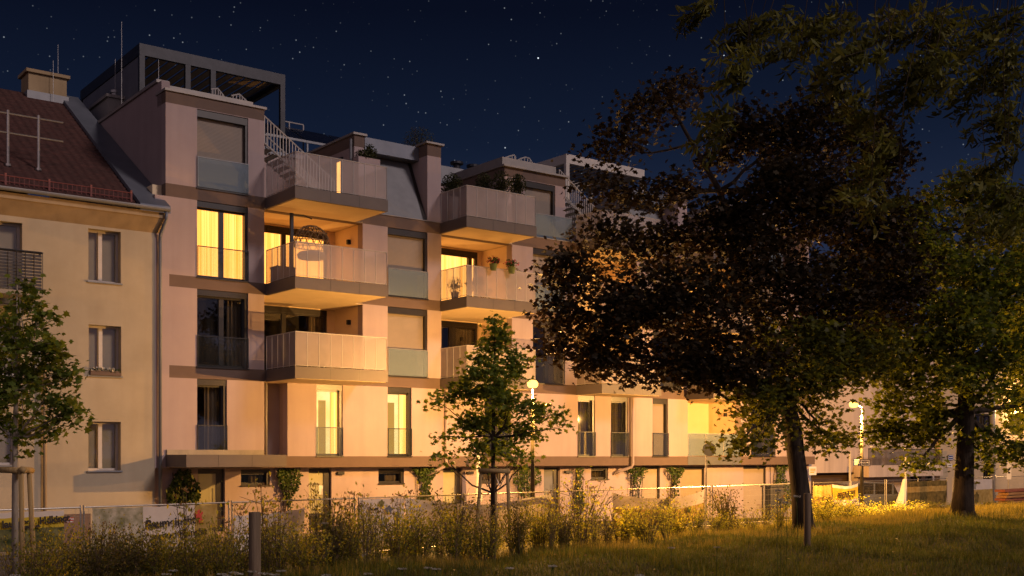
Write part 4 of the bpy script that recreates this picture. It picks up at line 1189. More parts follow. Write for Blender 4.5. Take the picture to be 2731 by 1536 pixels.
# ------------------------------------------------------------------ site fence panels
def SX(x, n=0.0): return UZ(G, x, 1200, n)[0]
FT = 1.6
segs = []
raw = [(-230, 203), (211, 576), (584, 892), (902, 1386), (1391, 1786), (1793, 2036), (2046, 2226), (2230, 2382), (2397, 2499), (2505, 2600), (2606, 2700)]
for a, b in raw:
    sa, sb = SX(a), SX(b); k = max(1, round((sb - sa) / 4.2))
    for i in range(k):
        c, d_ = sa + (sb - sa) * i / k, sa + (sb - sa) * (i + 1) / k
        segs.append((c + (.03 if i else 0), d_ - (.03 if i < k - 1 else 0)))
flabels = ["fence panel behind the staked tree, carrying the yellow striped banner", "fence panel in front of the cellar door, carrying the wide pale lettered banner",
           "fence panel before the glazed doors, with a low loose tarpaulin", "fence panel holding the torn pale banner with dark prints", "fence panel holding the sagging white banner behind the stakes",
           ]
for i, (c, d_) in enumerate(segs):
    p = G.W(c, 0, 0); L = d_ - c
    lab = flabels[i] if i < len(flabels) else "mobile wire fence panel in the row beyond the shrubs"
    E = empty("fence_panel", p, G.th, lab, "fence", "mobile fence panels along the road")
    ga = float(gz(*G.W((c + d_) / 2, 0, 0)[:2]))
    m = MB(); m.tube([(0, 0, ga - .1), (0, 0, FT + .04)], .021, 8); m.tube([(L, 0, ga - .1), (L, 0, FT + .04)], .021, 8)
    m.tube([(0, 0, FT - .01), (L, 0, FT - .01)], .019, 8); m.tube([(0, 0, ga + .12), (L, 0, ga + .12)], .017, 6)
    m.build("frame", "galvanised", E)
    wm = MB(); q = int(L / .11)
    for j in range(1, q): wm.box(L * j / q - .0018, L * j / q + .0018, -.0018, .0018, ga + .12, FT - .02)
    for z_ in np.linspace(ga + .3, FT - .2, 6): wm.box(0, L, -.0042, -.0022, z_ - .002, z_ + .002)
    wm.build("wire_mesh", "galvanised", E)
    ft = MB(); ft.box(-.11, .11, -.3, .3, ga - .03, ga + .11); ft.build("foot", "concrete", E, bevel=.02)
def banner(x0, x1, zt, zb, bands, label, sag=0.0,  amp=.02, texts=(), n=.05, rag=0.0, discs=(), zslope=0.0, cols=()):
    """cloth banner tied to the fence; bands: (fraction from the top, material) printed stripes"""
    s0, s1 = SX(x0, n), SX(x1, n); L = s1 - s0; p = G.W(s0, n, 0)
    E = empty("banner", p, G.th, label, "banner")
    mats = [b[1] for b in bands]; nu, nv = 26, 14; m = MB(); P = {}
    ph = random.random() * 6
    for i in range(nu + 1):
        for j in range(nv + 1):
            f, g = i / nu, j / nv
            top = zt + zslope * f - sag * math.sin(math.pi * f) * (1 - .2 * math.sin(5 * f + ph)) - .02 * abs(math.sin(f * math.pi * 5))
            z = top + (zb - top) * g + rag * .1 * math.sin(f * 9 + ph) * g
            y = -amp * (math.sin(f * 11 + ph + g * 1.5) + .6 * math.sin(f * 23 + 2 * g + ph)) * (.3 + g) - .015
            P[i, j] = (L * f, y, z)
    for i in range(nu):
        for j in range(nv):
            g = (j + .5) / nv; mi = 0
            for k, (fr_, _) in enumerate(bands):
                if g >= fr_: mi = k
            for ca, cb, ck in cols:
                if ca <= (i + .5) / nu < cb: mi = ck
            if rag and (i < 2 or i > nu - 3) and (j * 3 + i) % 4 == 0 and j > 6: continue
            m.quad(P[i, j], P[i + 1, j], P[i + 1, j + 1], P[i, j + 1], mi)
    m.build("cloth", mats, E, smooth=True)
    for tx, fx, fz, size, mt, rot in texts:
        text_mesh(tx, size, E, mt, (L * fx, -.075, zt + (zb - zt) * fz), (R_(90), R_(rot), 0), bold=.008)
    for fx, fz, r, mt in discs:
        d = MB(); pts = []
        for q in range(14):
            a = 2 * math.pi * q / 14; rr_ = r * (1 + .25 * math.sin(q * 2.3)); pts.append((L * fx + rr_ * math.cos(a), -.072, zt + (zb - zt) * fz + rr_ * math.sin(a)))
        d.poly(pts); d.build("print", mt, E)
    return E
banner(-60, 160, 1.55, .72, [(0, "banner_pale"), (.16, "banner_yellow"), (.44, "banner_photo")], "banner with a yellow stripe of black lettering over a dark leafy picture", 0, .012,
       [("Iauggrer. Hdkinct", .66, .265, .21, "black_ink", -3.5), ("vom IWm.", .60, .385, .09, "black_ink", -3.5)])
banner(232, 545, 1.57, .45, [(0, "banner_pale"), (1.1, "banner_print"), (1.2, "banner_orange")], "wide pale banner with two lines of dark lettering and a red print", 0, .02,
       [("Baumeineht", .60, .35, .27, "black_ink", -3), ("nrpori Fioneiin", .68, .60, .235, "black_ink", -3)],
       discs=[(.835, .20, .10, "red_print"), (.85, .34, .06, "red_print")], cols=((0, .40, 1), (.80, 1, 2)))
banner(588, 766, 1.28, .35, [(0, "banner_pale"), (.5, "cloth_white")], "loose pale tarpaulin hung low on the fence behind the weathered post", .05, .035, rag=.5, zslope=.12)
banner(905, 1016, 1.57, .4, [(0, "banner_pale")], "slanting pale banner with grey picture patches beside the tall weeds", 0, .03, [("IbBaroi", .28, .24, .10, "black_ink", -4)],
       discs=[(.45, .12, .10, "banner_photo"), (.62, .28, .12, "panel_grey"), (.82, .40, .10, "concrete"), (.5, .55, .14, "concrete")])
banner(1018, 1386, 1.56, .35, [(0, "cloth_white"), (.3, "banner_pale")], "long white banner sagging between its ties behind the tree stakes", .22, .04)
banner(1540, 1772, 1.5, .3, [(0, "banner_pale"), (.4, "banner_orange")], "cream banner sagging in an arc next to the traffic sign post", .32, .04, rag=.4, discs=[(.55, .35, .16, "slat_dark"), (.8, .6, .12, "leaf_ivy")])
banner(2092, 2158, 1.52, .55, [(0, "cloth_white"), (.14, "banner_yellow"), (.72, "banner_pale")], "yellow banner with brown script tied to the fence beyond the maple trunk", .10, .03, [("noctenstarter", .5, .42, .30, "sign_dark", -3), ("mustern Lyon", .5, .58, .22, "sign_dark", -3)])
banner(2044, 2090, 1.5, .5, [(0, "banner_orange"), (.5, "banner_brown")], "plain faded orange cloth hanging by the maple trunk", .02, .03)
banner(2282, 2381, 1.52, .25, [(0, "banner_brown"), (.22, "banner_orange"), (.40, "banner_brown"), (.92, "banner_orange")], "brown and ochre picture banner next to the white cloth", 0, .02)
banner(2399, 2496, 1.5, .2, [(0, "banner_pale"), (.45, "banner_orange")], "faded beige picture banner behind the right hand trunk", 0, .03, discs=[(.5, .25, .22, "concrete"), (.55, .75, .3, "banner_brown")])
# red notice and the cupboard behind the fence
p = G.W(SX(173, .03), .03, 0)
E = empty("safety_sign", (p.x, p.y, 0), G.th, "small red notice with two short lines of white print on the fence", "sign")
rs = SX(185.5, .03) - SX(164, .03)
MB().box(-rs * .45, rs * .55, -.006, .006, 1.27, 1.38).build("plate", "red_print", E)
text_mesh("Boij Baat", .055, E, "white_ink", (rs * .05, -.011, 1.35), (R_(90), 0, 0), bold=.002); text_mesh("Ba.s laae", .055, E, "white_ink", (rs * .05, -.011, 1.295), (R_(90), 0, 0), bold=.002)
a, zt = UZ(B, 160, 1294, .05); b, _ = UZ(B, 228, 1294, .05)
MB().bun(a, b, .002, .06, -.2, zt).build("cellar_door", "brown_band", CR)
E = empty("utility_cabinet", G.W(SX(1944, -1.2), -1.2, 0), G.th, "dark grey utility cabinet standing behind the fence by the tall shrub", "cabinet")
kz = ZY(1225, G.W(SX(1944, -1.2), -1.2, 0).y)
MB().box(-.55, .55, -.22, .22, -.3, kz).build("body", "dark_steel", E, bevel=.02)
MB().box(-.6, .6, -.26, .26, kz + .002, kz + .07).build("lid", "dark_steel", E, bevel=.015)
MB().box(-.012, .012, -.226, -.221, .1, kz - .06).build("door_gap", "dark_room", E)
# closed parasol on a terrace
pu, pzt = UZ(B, 1203, 1128, 1.4); w_ = B.W(pu, 1.4, 0)
E = empty("closed_parasol", (w_.x, w_.y, 0), 0, "closed pale parasol standing on the terrace behind the young tree", "parasol")
MB().tube([(0, 0, 0), (0, 0, 1.1)], .025, 8).build("pole", "white_metal", E)
MB().lathe((0, 0, 0), [(.16, 1.05), (.17, 1.2), (.10, 2.0), (.05, pzt - .1), (.02, pzt)], 9).build("canopy", "cloth_white", E)
# wooden bollards of the meadow
for x, Y, yt, lab in ((641, 14.4, 1288, "thick weathered wooden post with a flat top in the foreground grass"), (2031, 25.2, 1241, "weathered wooden post in front of the big maple trunk")):
    cx, cy = XY(x, Y); g_ = float(gz(cx, cy)); zt = ZY(yt, Y)
    o = MB().lathe((0, 0, 0), [(.075, -.3), (.075, zt - g_ - .012), (.068, zt - g_)], 20).build("wooden_post", "post_wood", None, smooth=False)
    o.location = (cx, cy, g_); tag(o, lab, "post")

# ------------------------------------------------------------------ balcony furniture and pots
def at(u, n, z, rz=0): 
    w_ = B.W(u, n, z); return (w_.x, w_.y, z)
LB = LV[3][0]; LC = LV[2][0]; LA = LV[4][0]
E = empty("hanging_chair", at(4.55, 1.35, LB), TH, "round wicker hanging chair on its dark stand in the lit balcony", "chair")
m = MB(); m.tube([(-.45, .45, .03), (-.45, -.35, .03)], .03, 8); m.tube([(-.75, .0, .03), (.55, .0, .03)], .03, 8)
m.box(-.80, -.70, -.05, .05, 0, 2.22); m.tube([(-.75, 0, 2.15), (-.3, 0, 2.2), (0, 0, 2.12)], .025, 8); m.build("stand", "dark_steel", E)
m = MB(); NR = 16
def egg(a, b): return (.64 * math.sin(a) * math.cos(b), .42 * math.sin(a) * math.sin(b), 1.28 + .62 * math.cos(a))
for i in range(NR):
    for sgn in (1, -1):
        pts = [egg(.05 + a * 1.75, 2 * math.pi * i / NR + sgn * a * 1.1) for a in np.linspace(0, 1, 9)]
        m.tube(pts, .011, 4, cap=False)
for a in (.5, 1.0, 1.45, 1.8): m.tube([egg(a, b) for b in np.linspace(0, 2 * math.pi, 21)], .016, 5, cap=False)
m.build("basket", "wicker", E)
MB().lathe((0, 0, .72), [(.1, 0), (.46, .05), (.5, .18), (.42, .26), (.1, .28)], 14).build("cushion", "cushion", E, smooth=True)
def bistro_chair(u, n, z, rz, label, mname="dark_steel"):
    E = empty("garden_chair", at(u, n, z), TH + R_(rz), label, "chair", "chairs on the balconies")
    m = MB()
    for i in range(5): m.box(-.2, .2, -.19 + i * .08, -.13 + i * .08, .43, .455)
    m.build("seat", mname, E)
    m = MB()
    m.tube([(-.2, .2, .44), (-.2, .28, .86)], .014, 6); m.tube([(.2, .2, .44), (.2, .28, .86)], .014, 6)
    for zz in (.6, .7, .8, .86): m.box(-.2, .2, .22 + (zz - .44) * .19, .24 + (zz - .44) * .19, zz - .03, zz + .02)
    m.build("backrest", mname, E)
    for sx in (-1, 1):
        MB().tube([(sx * .19, -.2, .43), (sx * .19, .24, 0)], .013, 6).build("leg", mname, E)
        MB().tube([(sx * .17, .2, .43), (sx * .17, -.22, 0)], .013, 6).build("leg", mname, E)
def folding_table(u, n, z, label, mname="white_metal", w_=.8):
    E = empty("folding_table", at(u, n, z), TH, label, "table")
    MB().box(-w_ / 2, w_ / 2, -.3, .3, .70, .73).build("table_top", mname, E)
    for sy in (-1, 1):
        MB().tube([(-w_ / 2 + .05, sy * .26, .69), (w_ / 2 - .08, sy * .26, .0)], .014, 6).build("leg", mname, E)
        MB().tube([(w_ / 2 - .05, sy * .28, .69), (-w_ / 2 + .08, sy * .28, .0)], .014, 6).build("leg", mname, E)
folding_table(4.95, 1.75, LC, "white folding table with crossed legs behind the lowest mesh balcony front")
bistro_chair(5.85, 1.6, LC, 90, "white folding chair beside the crossed leg table", "white_metal")
bistro_chair(11.5, 1.1, LB, -60, "dark garden chair silhouetted against the bright curtain of the lit loggia")
bistro_chair(12.2, .9, LB, 50, "dark garden chair near the geranium pots")
folding_table(11.9, .55, LB, "dark small table between the chairs of the geranium balcony", "dark_steel", .6)
bistro_chair(24.5, -.6, 2.78, 30, "garden chair behind the milky glass front beside the first floor lit door")
# cushion chest on the hanging chair balcony
E = empty("storage_box", at(4.0, .3, LB), TH, "dark storage chest in the corner of the hanging chair balcony", "box")
MB().box(-.35, .35, -.25, .25, 0, .5).build("body", "cushion", E, bevel=.02); MB().box(-.37, .37, -.27, .27, .502, .56).build("lid", "dark_steel", E, bevel=.01)
def tuft(n_, rx, rz, zc, pw=.6):
    d = rng.normal(0, 1, (n_, 3)); d /= np.linalg.norm(d, axis=1)[:, None]
    r = rng.uniform(0, 1, n_) ** pw
    return d * r[:, None] * np.array([rx, rx, rz]) + np.array([0, 0, zc])
def potted(name, loc, label, cat, pot, ph, pr, n_, rx, rz, size, lm, shape='oval', flowers=0, group=None, stems=True):
    E = empty(name, loc, random.random() * 6, label, cat, group)
    if pot: MB().lathe((0, 0, 0), [(pr * .72, 0), (pr, ph * .95), (pr * 1.08, ph), (pr * .9, ph - .02)], 16).build("pot", pot, E)
    P = tuft(n_, rx, rz, ph + rz * .85)
    leaf_mesh("foliage", P, size, shape, lm, E)
    if flowers:
        F_ = tuft(flowers, rx * 1.25, rz * 1.0, ph + rz * .75, .25); leaf_mesh("flowers", F_, .05, 'petal', "petal_red", E, up=.2)
    if stems:
        s = MB()
        for k in range(6):
            q = P[rng.integers(len(P))]; s.tube([(0, 0, ph * .7), (q[0] * .4, q[1] * .4, ph + rz * .4), tuple(q)], .008, 4)
        s.build("stem", "bark", E)
    return E
pn = P2 - .02
for x, y, lab in ((1241, 672, "green rail pot of geraniums nearer the balcony corner"), (1287, 680, "olive rail pot of geraniums with trailing red blooms")):
    u_, z_ = UZ(B, x, y, pn + .16)
    potted("geranium_pot", at(u_, pn + .16, z_ - .12), lab, "flower pot", "pot_green", .24, .15, 130, .24, .17, .085, "leaf_ivy", flowers=46)
u_, z_ = UZ(B, 1352, 690, .5)
potted("balcony_grass", at(13.6, .7, LB), "feathery grass like plant at the far end of the geranium balcony", "plant", "pot_grey", .4, .2, 420, .42, .62, .12, "leaf_shrub", 'narrow')
potted("balcony_plant", at(11.0, .5, LB), "leafy pot plant in the corner of the geranium balcony", "plant", "pot_grey", .3, .16, 260, .3, .32, .08, "leaf_ivy")
for i, (x, n_, hr, rz_, lab) in enumerate(((1137, -.5, .45, .52, "round potted shrub at the corner of the shuttered roof terrace"), (1218, -.3, .38, .55, "slim dark shrub in the middle of the terrace planter row"),
                             (1262, .5, .50, .62, "tallest dark shrub of the terrace planter row"), (1303, .6, .34, .52, "outermost shrub of the terrace planter row near the shutter"))):
    u_, z_ = UZ(B, x, 470, n_)
    potted("terrace_shrub", at(u_, n_, LA), lab, "shrub", "pot_grey", max(.3, z_ - LA - rz_ * .8), .26, 1300, hr, rz_, .085, "leaf_dark", group=None)
u_, _ = UZ(B, 935, 400, -.2)
bx = empty("planter_box", at(7.55, -.15, LA), TH, "pale planter box with low dark shrubs beside the zinc mansard", "planter")
MB().box(-.45, .45, -.2, .2, .0, 1.98).build("box", "pink_render", bx)
leaf_mesh("foliage", np.concatenate([tuft(600, .46, .26, 2.1), tuft(360, .28, .32, 2.28) + np.array([.15, 0, 0])]) * np.array([1, .6, 1]), .085, 'oval', "leaf_dark", bx)
u_, z_ = UZ(B, 1055, 370, -3.0)
E = empty("roof_shrub", at(u_, -3.0, 14.42), 0, "large round shrub growing on the flat roof above the zinc mansard", "shrub")
sz = UZ(B, 1055, 322, -3.0)[1] - 14.42
leaf_mesh("foliage", tuft(1700, .72, sz * .5, sz * .55, .5), .085, 'narrow', "leaf_dark", E, up=.1)
s = MB()
for k in range(40):
    q = tuft(1, .72, sz * .5, sz * .55, .3)[0]; s.tube([(0, 0, 0), (q[0] * .3, q[1] * .3, q[2] * .5), tuple(q)], .01, 4, cap=False)
s.build("stem", "bark", E)
u_, z_ = UZ(B, 992, 358, -2.4)
potted("roof_plant", at(u_, -2.4, 14.42), "small reddish plant on the roof edge beside the round shrub", "plant", None, 0, .1, 160, .22, .24, .08, "leaf_dry", stems=True)
# window box with pale flowers on the old house
h = cws[1]; um = (h[0] + h[1]) / 2
E = empty("flower_box", at(um, .04, h[2]), TH, "window box of small pale flowers on the sill of the cream house", "flower box")
MB().box(-(h[1] - h[0]) / 2 + .03, (h[1] - h[0]) / 2 - .03, -.07, .09, 0, .14).build("box", "brown_band", E)
leaf_mesh("foliage", rng.uniform(-1, 1, (300, 3)) * np.array([.46, .10, .06]) + np.array([0, 0, .16]), .05, 'oval', "leaf_ivy", E)
leaf_mesh("flowers", rng.uniform(-1, 1, (90, 3)) * np.array([.48, .12, .05]) + np.array([0, -.02, .19]), .055, 'petal', "umbel_white", E, up=.1)
# climbing ivy on the ground floor
def ivy(x0, x1, y0, y1, label, n_=1500, lm="leaf_ivy", thin=.0, hang=False):
    nn = gn + .12
    u0, zt = UZ(B, x0, y0, nn); u1, _ = UZ(B, x1, y0, nn)
    zt = min(zt, 2.33); zb = 0.0; W_, H = u1 - u0, zt - zb
    E = empty("climbing_plant", at((u0 + u1) / 2, nn, zb), TH, label, "climbing plant")
    P = np.zeros((n_, 3)); k = 0
    while k < n_:
        a, c = rng.uniform(-.5, .5), rng.uniform(0, 1) 
        wloc = .5 * (.62 + .38 * math.sin(c * 7 + x0)) * (1 - thin * (1 - c))
        if abs(a) > wloc: continue
        if thin and rng.uniform() < thin * (1 - c) * .9: continue
        P[k] = (a * W_, rng.normal(0, .07) - .08, c * H); k += 1
    leaf_mesh("foliage", P, .105, 'oval', lm, E, up=-.2)
    s = MB()
    for q in range(5):
        a = rng.uniform(-.3, .3) * W_; s.tube([(a, .02, 0), (a + rng.uniform(-.1, .1), .02, H * .5), (a + rng.uniform(-.2, .2), .02, H * .96)], .014, 5)
    s.build("stem", "bark", E)
ivy(418, 502, 1182, 1275, "dense ivy beside the glazed entrance under the canopy", 1900)
ivy(693, 757, 1180, 1270, "loose ivy between the small window and the papered door", 800, thin=.5)
ivy(1024, 1112, 1178, 1275, "wide ivy curtain browning below behind the shrubs", 1400, thin=.25)
ivy(1284, 1362, 1177, 1250, "sparse climber behind the first street lamp", 700, thin=.6)
ivy(1438, 1472, 1177, 1250, "narrow climber between the lamp and the small window", 420, thin=.4)
ivy(1578, 1622, 1176, 1250, "narrow climber under the rainwater pipe elbow", 560, thin=.3)
ivy(1672, 1722, 1176, 1250, "top heavy hanging climber between the pale shutters", 420, thin=.85)
ivy(1928, 1996, 1170, 1250, "thick ivy column beside the big maple trunk", 1500)

# ------------------------------------------------------------------ trees
def wpt(x, y, Y):
    cx, _ = XY(x, Y); return Vector((cx, Y, ZY(y, Y)))
def bent(a, b, k=5, j=.12, sag=0.0):
    a, b = Vector(a), Vector(b); L = (b - a).length; pts = []
    off = Vector(rng.normal(0, 1, 3)) * L * j
    for i in range(k + 1):
        f = i / k; p = a.lerp(b, f) + off * math.sin(math.pi * f) * .5 + Vector(rng.normal(0, 1, 3)) * L * j * .12 * (0 < i < k)
        p.z += sag * math.sin(math.pi * f); pts.append(p)
    return pts
def taper(r0, r1, k): return [r0 + (r1 - r0) * i / (k - 1) for i in range(k)]
def tree(name, label, trunk, tr, lobes, Y0, dens, per, lsize, shape, mats, clump=(.34, .34, .16), group=None, twig=.35, up=.8, trunk_mat="bark", limb_r=.14, fork=1):
    """trunk: list of points; lobes: (x, y, rx, ry, dY, material) crown masses in photo coordinates at depth Y0 + dY, giving real 3-D ellipsoids"""
    base = Vector(trunk[0]); E = empty(name, base, 0, label, "tree", group)
    T = MB(); loc = [Vector(p) - base for p in trunk]
    k = 16; T.tube(loc, tr, 14)
    for q in range(6):
        a = q * 1.05 + .3; d = Vector((math.cos(a), math.sin(a), 0))
        T.tube([loc[0] + d * tr[0] * 1.25 + Vector((0, 0, -.05)), loc[0] + d * tr[0] * .75 + Vector((0, 0, .25)), loc[0].lerp(loc[1], .5) + d * tr[0] * .3], [tr[0] * .22, tr[0] * .28, tr[0] * .1], 6)
    P, M, AX = [], [], []
    for x, y, rx, ry, dY, mi in lobes:
        Y = Y0 + dY; c = wpt(x, y, Y) - base; sx = rx * K / FP * Y; sz = ry * K / FP * Y; sy = sx * .8
        # limb from the nearest trunk or leader point below the lobe
        cand = [p for p in loc[fork:] if p.z < c.z + .2] or [loc[fork]]
        a = min(cand, key=lambda p: (p - c).length + abs(p.z - c.z) * .1)
        br = bent(a, c, 6, .13, -.05)
        i0 = min(range(len(loc)), key=lambda i: (loc[i] - a).length)
        r0 = min(limb_r * min(1, max(.3, sx / .9)) if limb_r > .08 else limb_r, tr[i0] * .7)
        T.tube(br, taper(r0, r0 * .28, 7), 7)
        n = max(3, int(dens * sx * sz * 3.14 * (.62 if name == "maple_tree" and y < 640 and x < 1800 else 1)))
        v = rng.normal(0, 1, (n, 3)); v /= np.linalg.norm(v, axis=1)[:, None]
        v *= rng.uniform(.12, 1, n)[:, None] ** .5
        C = v * np.array([sx, sy, sz]) + np.array(c)
        for q in range(n):
            if rng.uniform() < twig:
                e = br[rng.integers(2, 7)]
                T.tube(bent(e, C[q], 3, .12), [.022 * limb_r / .14, .016 * limb_r / .14, .01, .005], 4, cap=False)
            m_ = rng.integers(int(per * .6), int(per * 1.4))
            g = rng.normal(0, 1, (m_, 3)) * np.array(clump)
            out = C[q] - np.array(c); out = out / (np.linalg.norm(out) + 1e-6)
            g[:, 2] -= .25 * np.hypot(g[:, 0], g[:, 1])
            P.append(C[q] + g); M += [mi] * m_
            AX.append(np.tile(out * .8 + np.array([0, 0, -.75]), (m_, 1)))
    T.build("trunk", trunk_mat, E, smooth=True)
    leaf_mesh("crown", np.concatenate(P), lsize, shape, mats, E, up=up, A=np.concatenate(AX), smats=M)
    return E
# big dark maple
Y0 = 32.4
bx_, by_ = XY(2022, Y0); bz = float(gz(bx_, by_))
mt = [Vector((bx_, by_, bz - .1)), wpt(2014, 1240, Y0), wpt(2003, 1150, Y0), wpt(1994, 1075, Y0), wpt(1975, 1000, Y0), wpt(1930, 860, Y0 + .2), wpt(1880, 740, Y0 + .3), wpt(1850, 620, Y0 + .4), wpt(1810, 480, Y0 + .4), wpt(1740, 360, Y0), wpt(1680, 250, Y0)]
mr = [.31, .265, .245, .26, .21, .19, .16, .13, .09, .06, .03]
ml = [(1640, 262, 75, 62, 0, 0), (1735, 232, 55, 45, 1, 0), (1560, 360, 70, 55, 0, 0), (1530, 470, 62, 60, 0, 0), (1900, 330, 95, 75, 0, 0), (2060, 300, 110, 80, 0, 0),
      (2190, 370, 100, 90, 2, 0), (1690, 480, 80, 50, 0, 0), (1530, 590, 85, 65, -1, 0), (1670, 620, 120, 85, 0, 0), (1830, 560, 110, 95, -1, 0), (2010, 500, 130, 110, 0, 0), (2170, 540, 120, 110, 1, 0),
      (1440, 690, 80, 75, -1.5, 0), (1590, 760, 120, 95, -2, 0), (1760, 730, 130, 105, -2, 0), (1940, 700, 130, 115, -1, 0), (2100, 740, 120, 120, 0, 0), (2250, 700, 90, 110, 1, 0),
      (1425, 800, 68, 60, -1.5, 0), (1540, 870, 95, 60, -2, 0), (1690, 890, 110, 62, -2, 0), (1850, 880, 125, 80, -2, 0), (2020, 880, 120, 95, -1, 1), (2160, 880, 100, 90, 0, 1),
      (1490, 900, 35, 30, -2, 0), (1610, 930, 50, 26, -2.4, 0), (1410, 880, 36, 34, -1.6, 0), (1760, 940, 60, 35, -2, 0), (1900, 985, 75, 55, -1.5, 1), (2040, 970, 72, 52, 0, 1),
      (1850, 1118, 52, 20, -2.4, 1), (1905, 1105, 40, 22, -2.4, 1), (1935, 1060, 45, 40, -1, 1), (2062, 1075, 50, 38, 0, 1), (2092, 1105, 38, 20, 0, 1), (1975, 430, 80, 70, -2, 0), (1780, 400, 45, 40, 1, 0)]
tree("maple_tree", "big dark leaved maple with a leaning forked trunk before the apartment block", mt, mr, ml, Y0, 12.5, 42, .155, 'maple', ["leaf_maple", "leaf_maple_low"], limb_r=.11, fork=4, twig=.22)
# second big tree, green
Y0 = 36.6
bx_, by_ = XY(2420, Y0); bz = float(gz(bx_, by_))
gt_ = [Vector((bx_, by_, bz - .1)), wpt(2424, 1230, Y0), wpt(2428, 1130, Y0), wpt(2430, 1030, Y0), wpt(2432, 930, Y0), wpt(2436, 820, Y0), wpt(2438, 700, Y0), wpt(2440, 580, Y0), wpt(2442, 480, Y0)]
gr_ = [.40, .31, .275, .26, .235, .20, .16, .11, .05]
gl = [(2420, 500, 100, 75, 0, 0), (2520, 560, 95, 95, 1, 0), (2300, 590, 110, 85, 0, 0), (2200, 680, 90, 80, 0, 0), (2350, 690, 120, 95, -1, 0), (2480, 700, 110, 100, -1, 0), (2580, 720, 90, 110, 0, 0),
      (2150, 800, 95, 85, 0, 0), (2280, 810, 120, 95, -2, 0), (2400, 820, 120, 90, -2, 0), (2520, 840, 110, 90, -1, 0), (2600, 900, 70, 80, 1, 0), (2130, 890, 85, 52, 0, 0), (2250, 920, 100, 65, -1, 0),
      (2370, 925, 80, 55, -2, 0), (2500, 950, 100, 65, -1, 0), (2590, 1010, 60, 60, 1, 0), (2225, 1005, 34, 26, 1, 0), (2290, 1010, 90, 40, 0, 0), (2270, 1085, 85, 42, .5, 0), (2215, 1072, 50, 20, .5, 0),
      (2108, 1098, 28, 10, 0, 0), (2330, 1080, 60, 40, 0, 0), (2320, 1150, 52, 24, -.5, 0), (2500, 1095, 60, 36, 0, 0), (2480, 1150, 40, 26, 0, 0), (2560, 1120, 55, 40, 0, 0), (2370, 1020, 40, 30, 1, 0)]
tree("broadleaf_tree", "big green tree with a thick straight trunk and low spreading limbs near the picture edge", gt_, gr_, gl, Y0, 8.5, 38, .175, 'maple', ["leaf_green"], limb_r=.14, fork=3, twig=.25)
# darker tree behind it
Y0 = 46
bx_, by_ = XY(2640, Y0)
tree("dark_tree", "dark tree standing behind the thick straight trunk, cut by the picture edge", [Vector((bx_, by_, 0)), wpt(2640, 1050, Y0), wpt(2636, 850, Y0), wpt(2630, 650, Y0), wpt(2620, 520, Y0)], [.32, .28, .22, .14, .05],
     [(2610, 520, 80, 70, 0, 0), (2560, 640, 80, 90, 0, 0), (2640, 700, 90, 120, 0, 0), (2570, 790, 80, 100, 0, 0), (2640, 900, 90, 110, 0, 0), (2570, 960, 80, 80, 0, 0), (2600, 1060, 60, 55, 0, 0)], Y0, 4.4, 34, .2, 'maple', ["leaf_green"])
# staked young trees
def young(label, xs, Y0, ytop, lobes, pale):
    bx_, by_ = XY(xs, Y0); bz = float(gz(bx_, by_))
    tr = [Vector((bx_, by_, bz - .1)), wpt(xs, 1240, Y0), wpt(xs + 1, 1100, Y0), wpt(xs + 3, 980, Y0), wpt(xs + 5, 880, Y0), wpt(xs + 5, ytop + 20, Y0)]
    return tree("young_tree", label, tr, [.062, .052, .045, .034, .022, .008], lobes, Y0, 46, 17, .115, 'maple', ["leaf_young"], clump=(.13, .13, .10), group="staked young trees", twig=.7, limb_r=.025, trunk_mat=pale)
young("young tree with a narrow leafy crown at the picture edge, whitewashed trunk, three stakes", 38, 19.4, 690,
      [(72, 705, 22, 32, 0, 0), (55, 760, 42, 36, 0, 0), (30, 830, 52, 48, 0, 0), (105, 800, 30, 30, 0, 0), (95, 860, 55, 42, -.3, 0), (30, 910, 60, 50, 0, 0), (140, 890, 30, 28, 0, 0), (100, 940, 62, 40, .2, 0),
       (165, 950, 36, 22, 0, 0), (25, 990, 55, 45, 0, 0), (110, 1010, 66, 36, -.3, 0), (188, 1025, 26, 18, 0, 0), (60, 1065, 56, 26, .3, 0), (145, 1075, 30, 24, 0, 0), (160, 1040, 40, 20, 0, 0), (-20, 860, 40, 60, 0, 0), (-30, 980, 50, 60, 0, 0), (10, 1075, 34, 24, 0, 0), (50, 1110, 16, 16, 0, 0)], "bark_pale")
young("young tree with spreading lower twigs in front of the first street lamp", 1240, 26.8, 780,
      [(1246, 815, 24, 32, 0, 0), (1240, 865, 40, 36, 0, 0), (1215, 915, 46, 30, 0, 0), (1285, 900, 46, 32, 0, 0), (1250, 950, 62, 36, -.3, 0), (1180, 955, 36, 24, 0, 0), (1300, 935, 26, 22, 0, 0), (1140, 985, 40, 20, 0, 0),
       (1095, 1008, 24, 12, 0, 0), (1200, 1000, 62, 30, .3, 0), (1280, 1005, 60, 32, -.3, 0), (1340, 1035, 40, 26, 0, 0), (1395, 1042, 38, 14, 0, 0), (1415, 1075, 14, 16, 0, 0), (1240, 1060, 66, 30, .2, 0), (1165, 1070, 46, 22, 0, 0),
       (1110, 1100, 24, 12, 0, 0), (1310, 1085, 38, 26, 0, 0), (1200, 1120, 48, 20, .3, 0), (1120, 1140, 30, 12, 0, 0), (1275, 1120, 44, 22, 0, 0), (1320, 1145, 20, 20, 0, 0), (1290, 1150, 26, 12, 0, 0), (1225, 1155, 28, 14, 0, 0), (1350, 1090, 18, 16, 0, 0)], "bark")
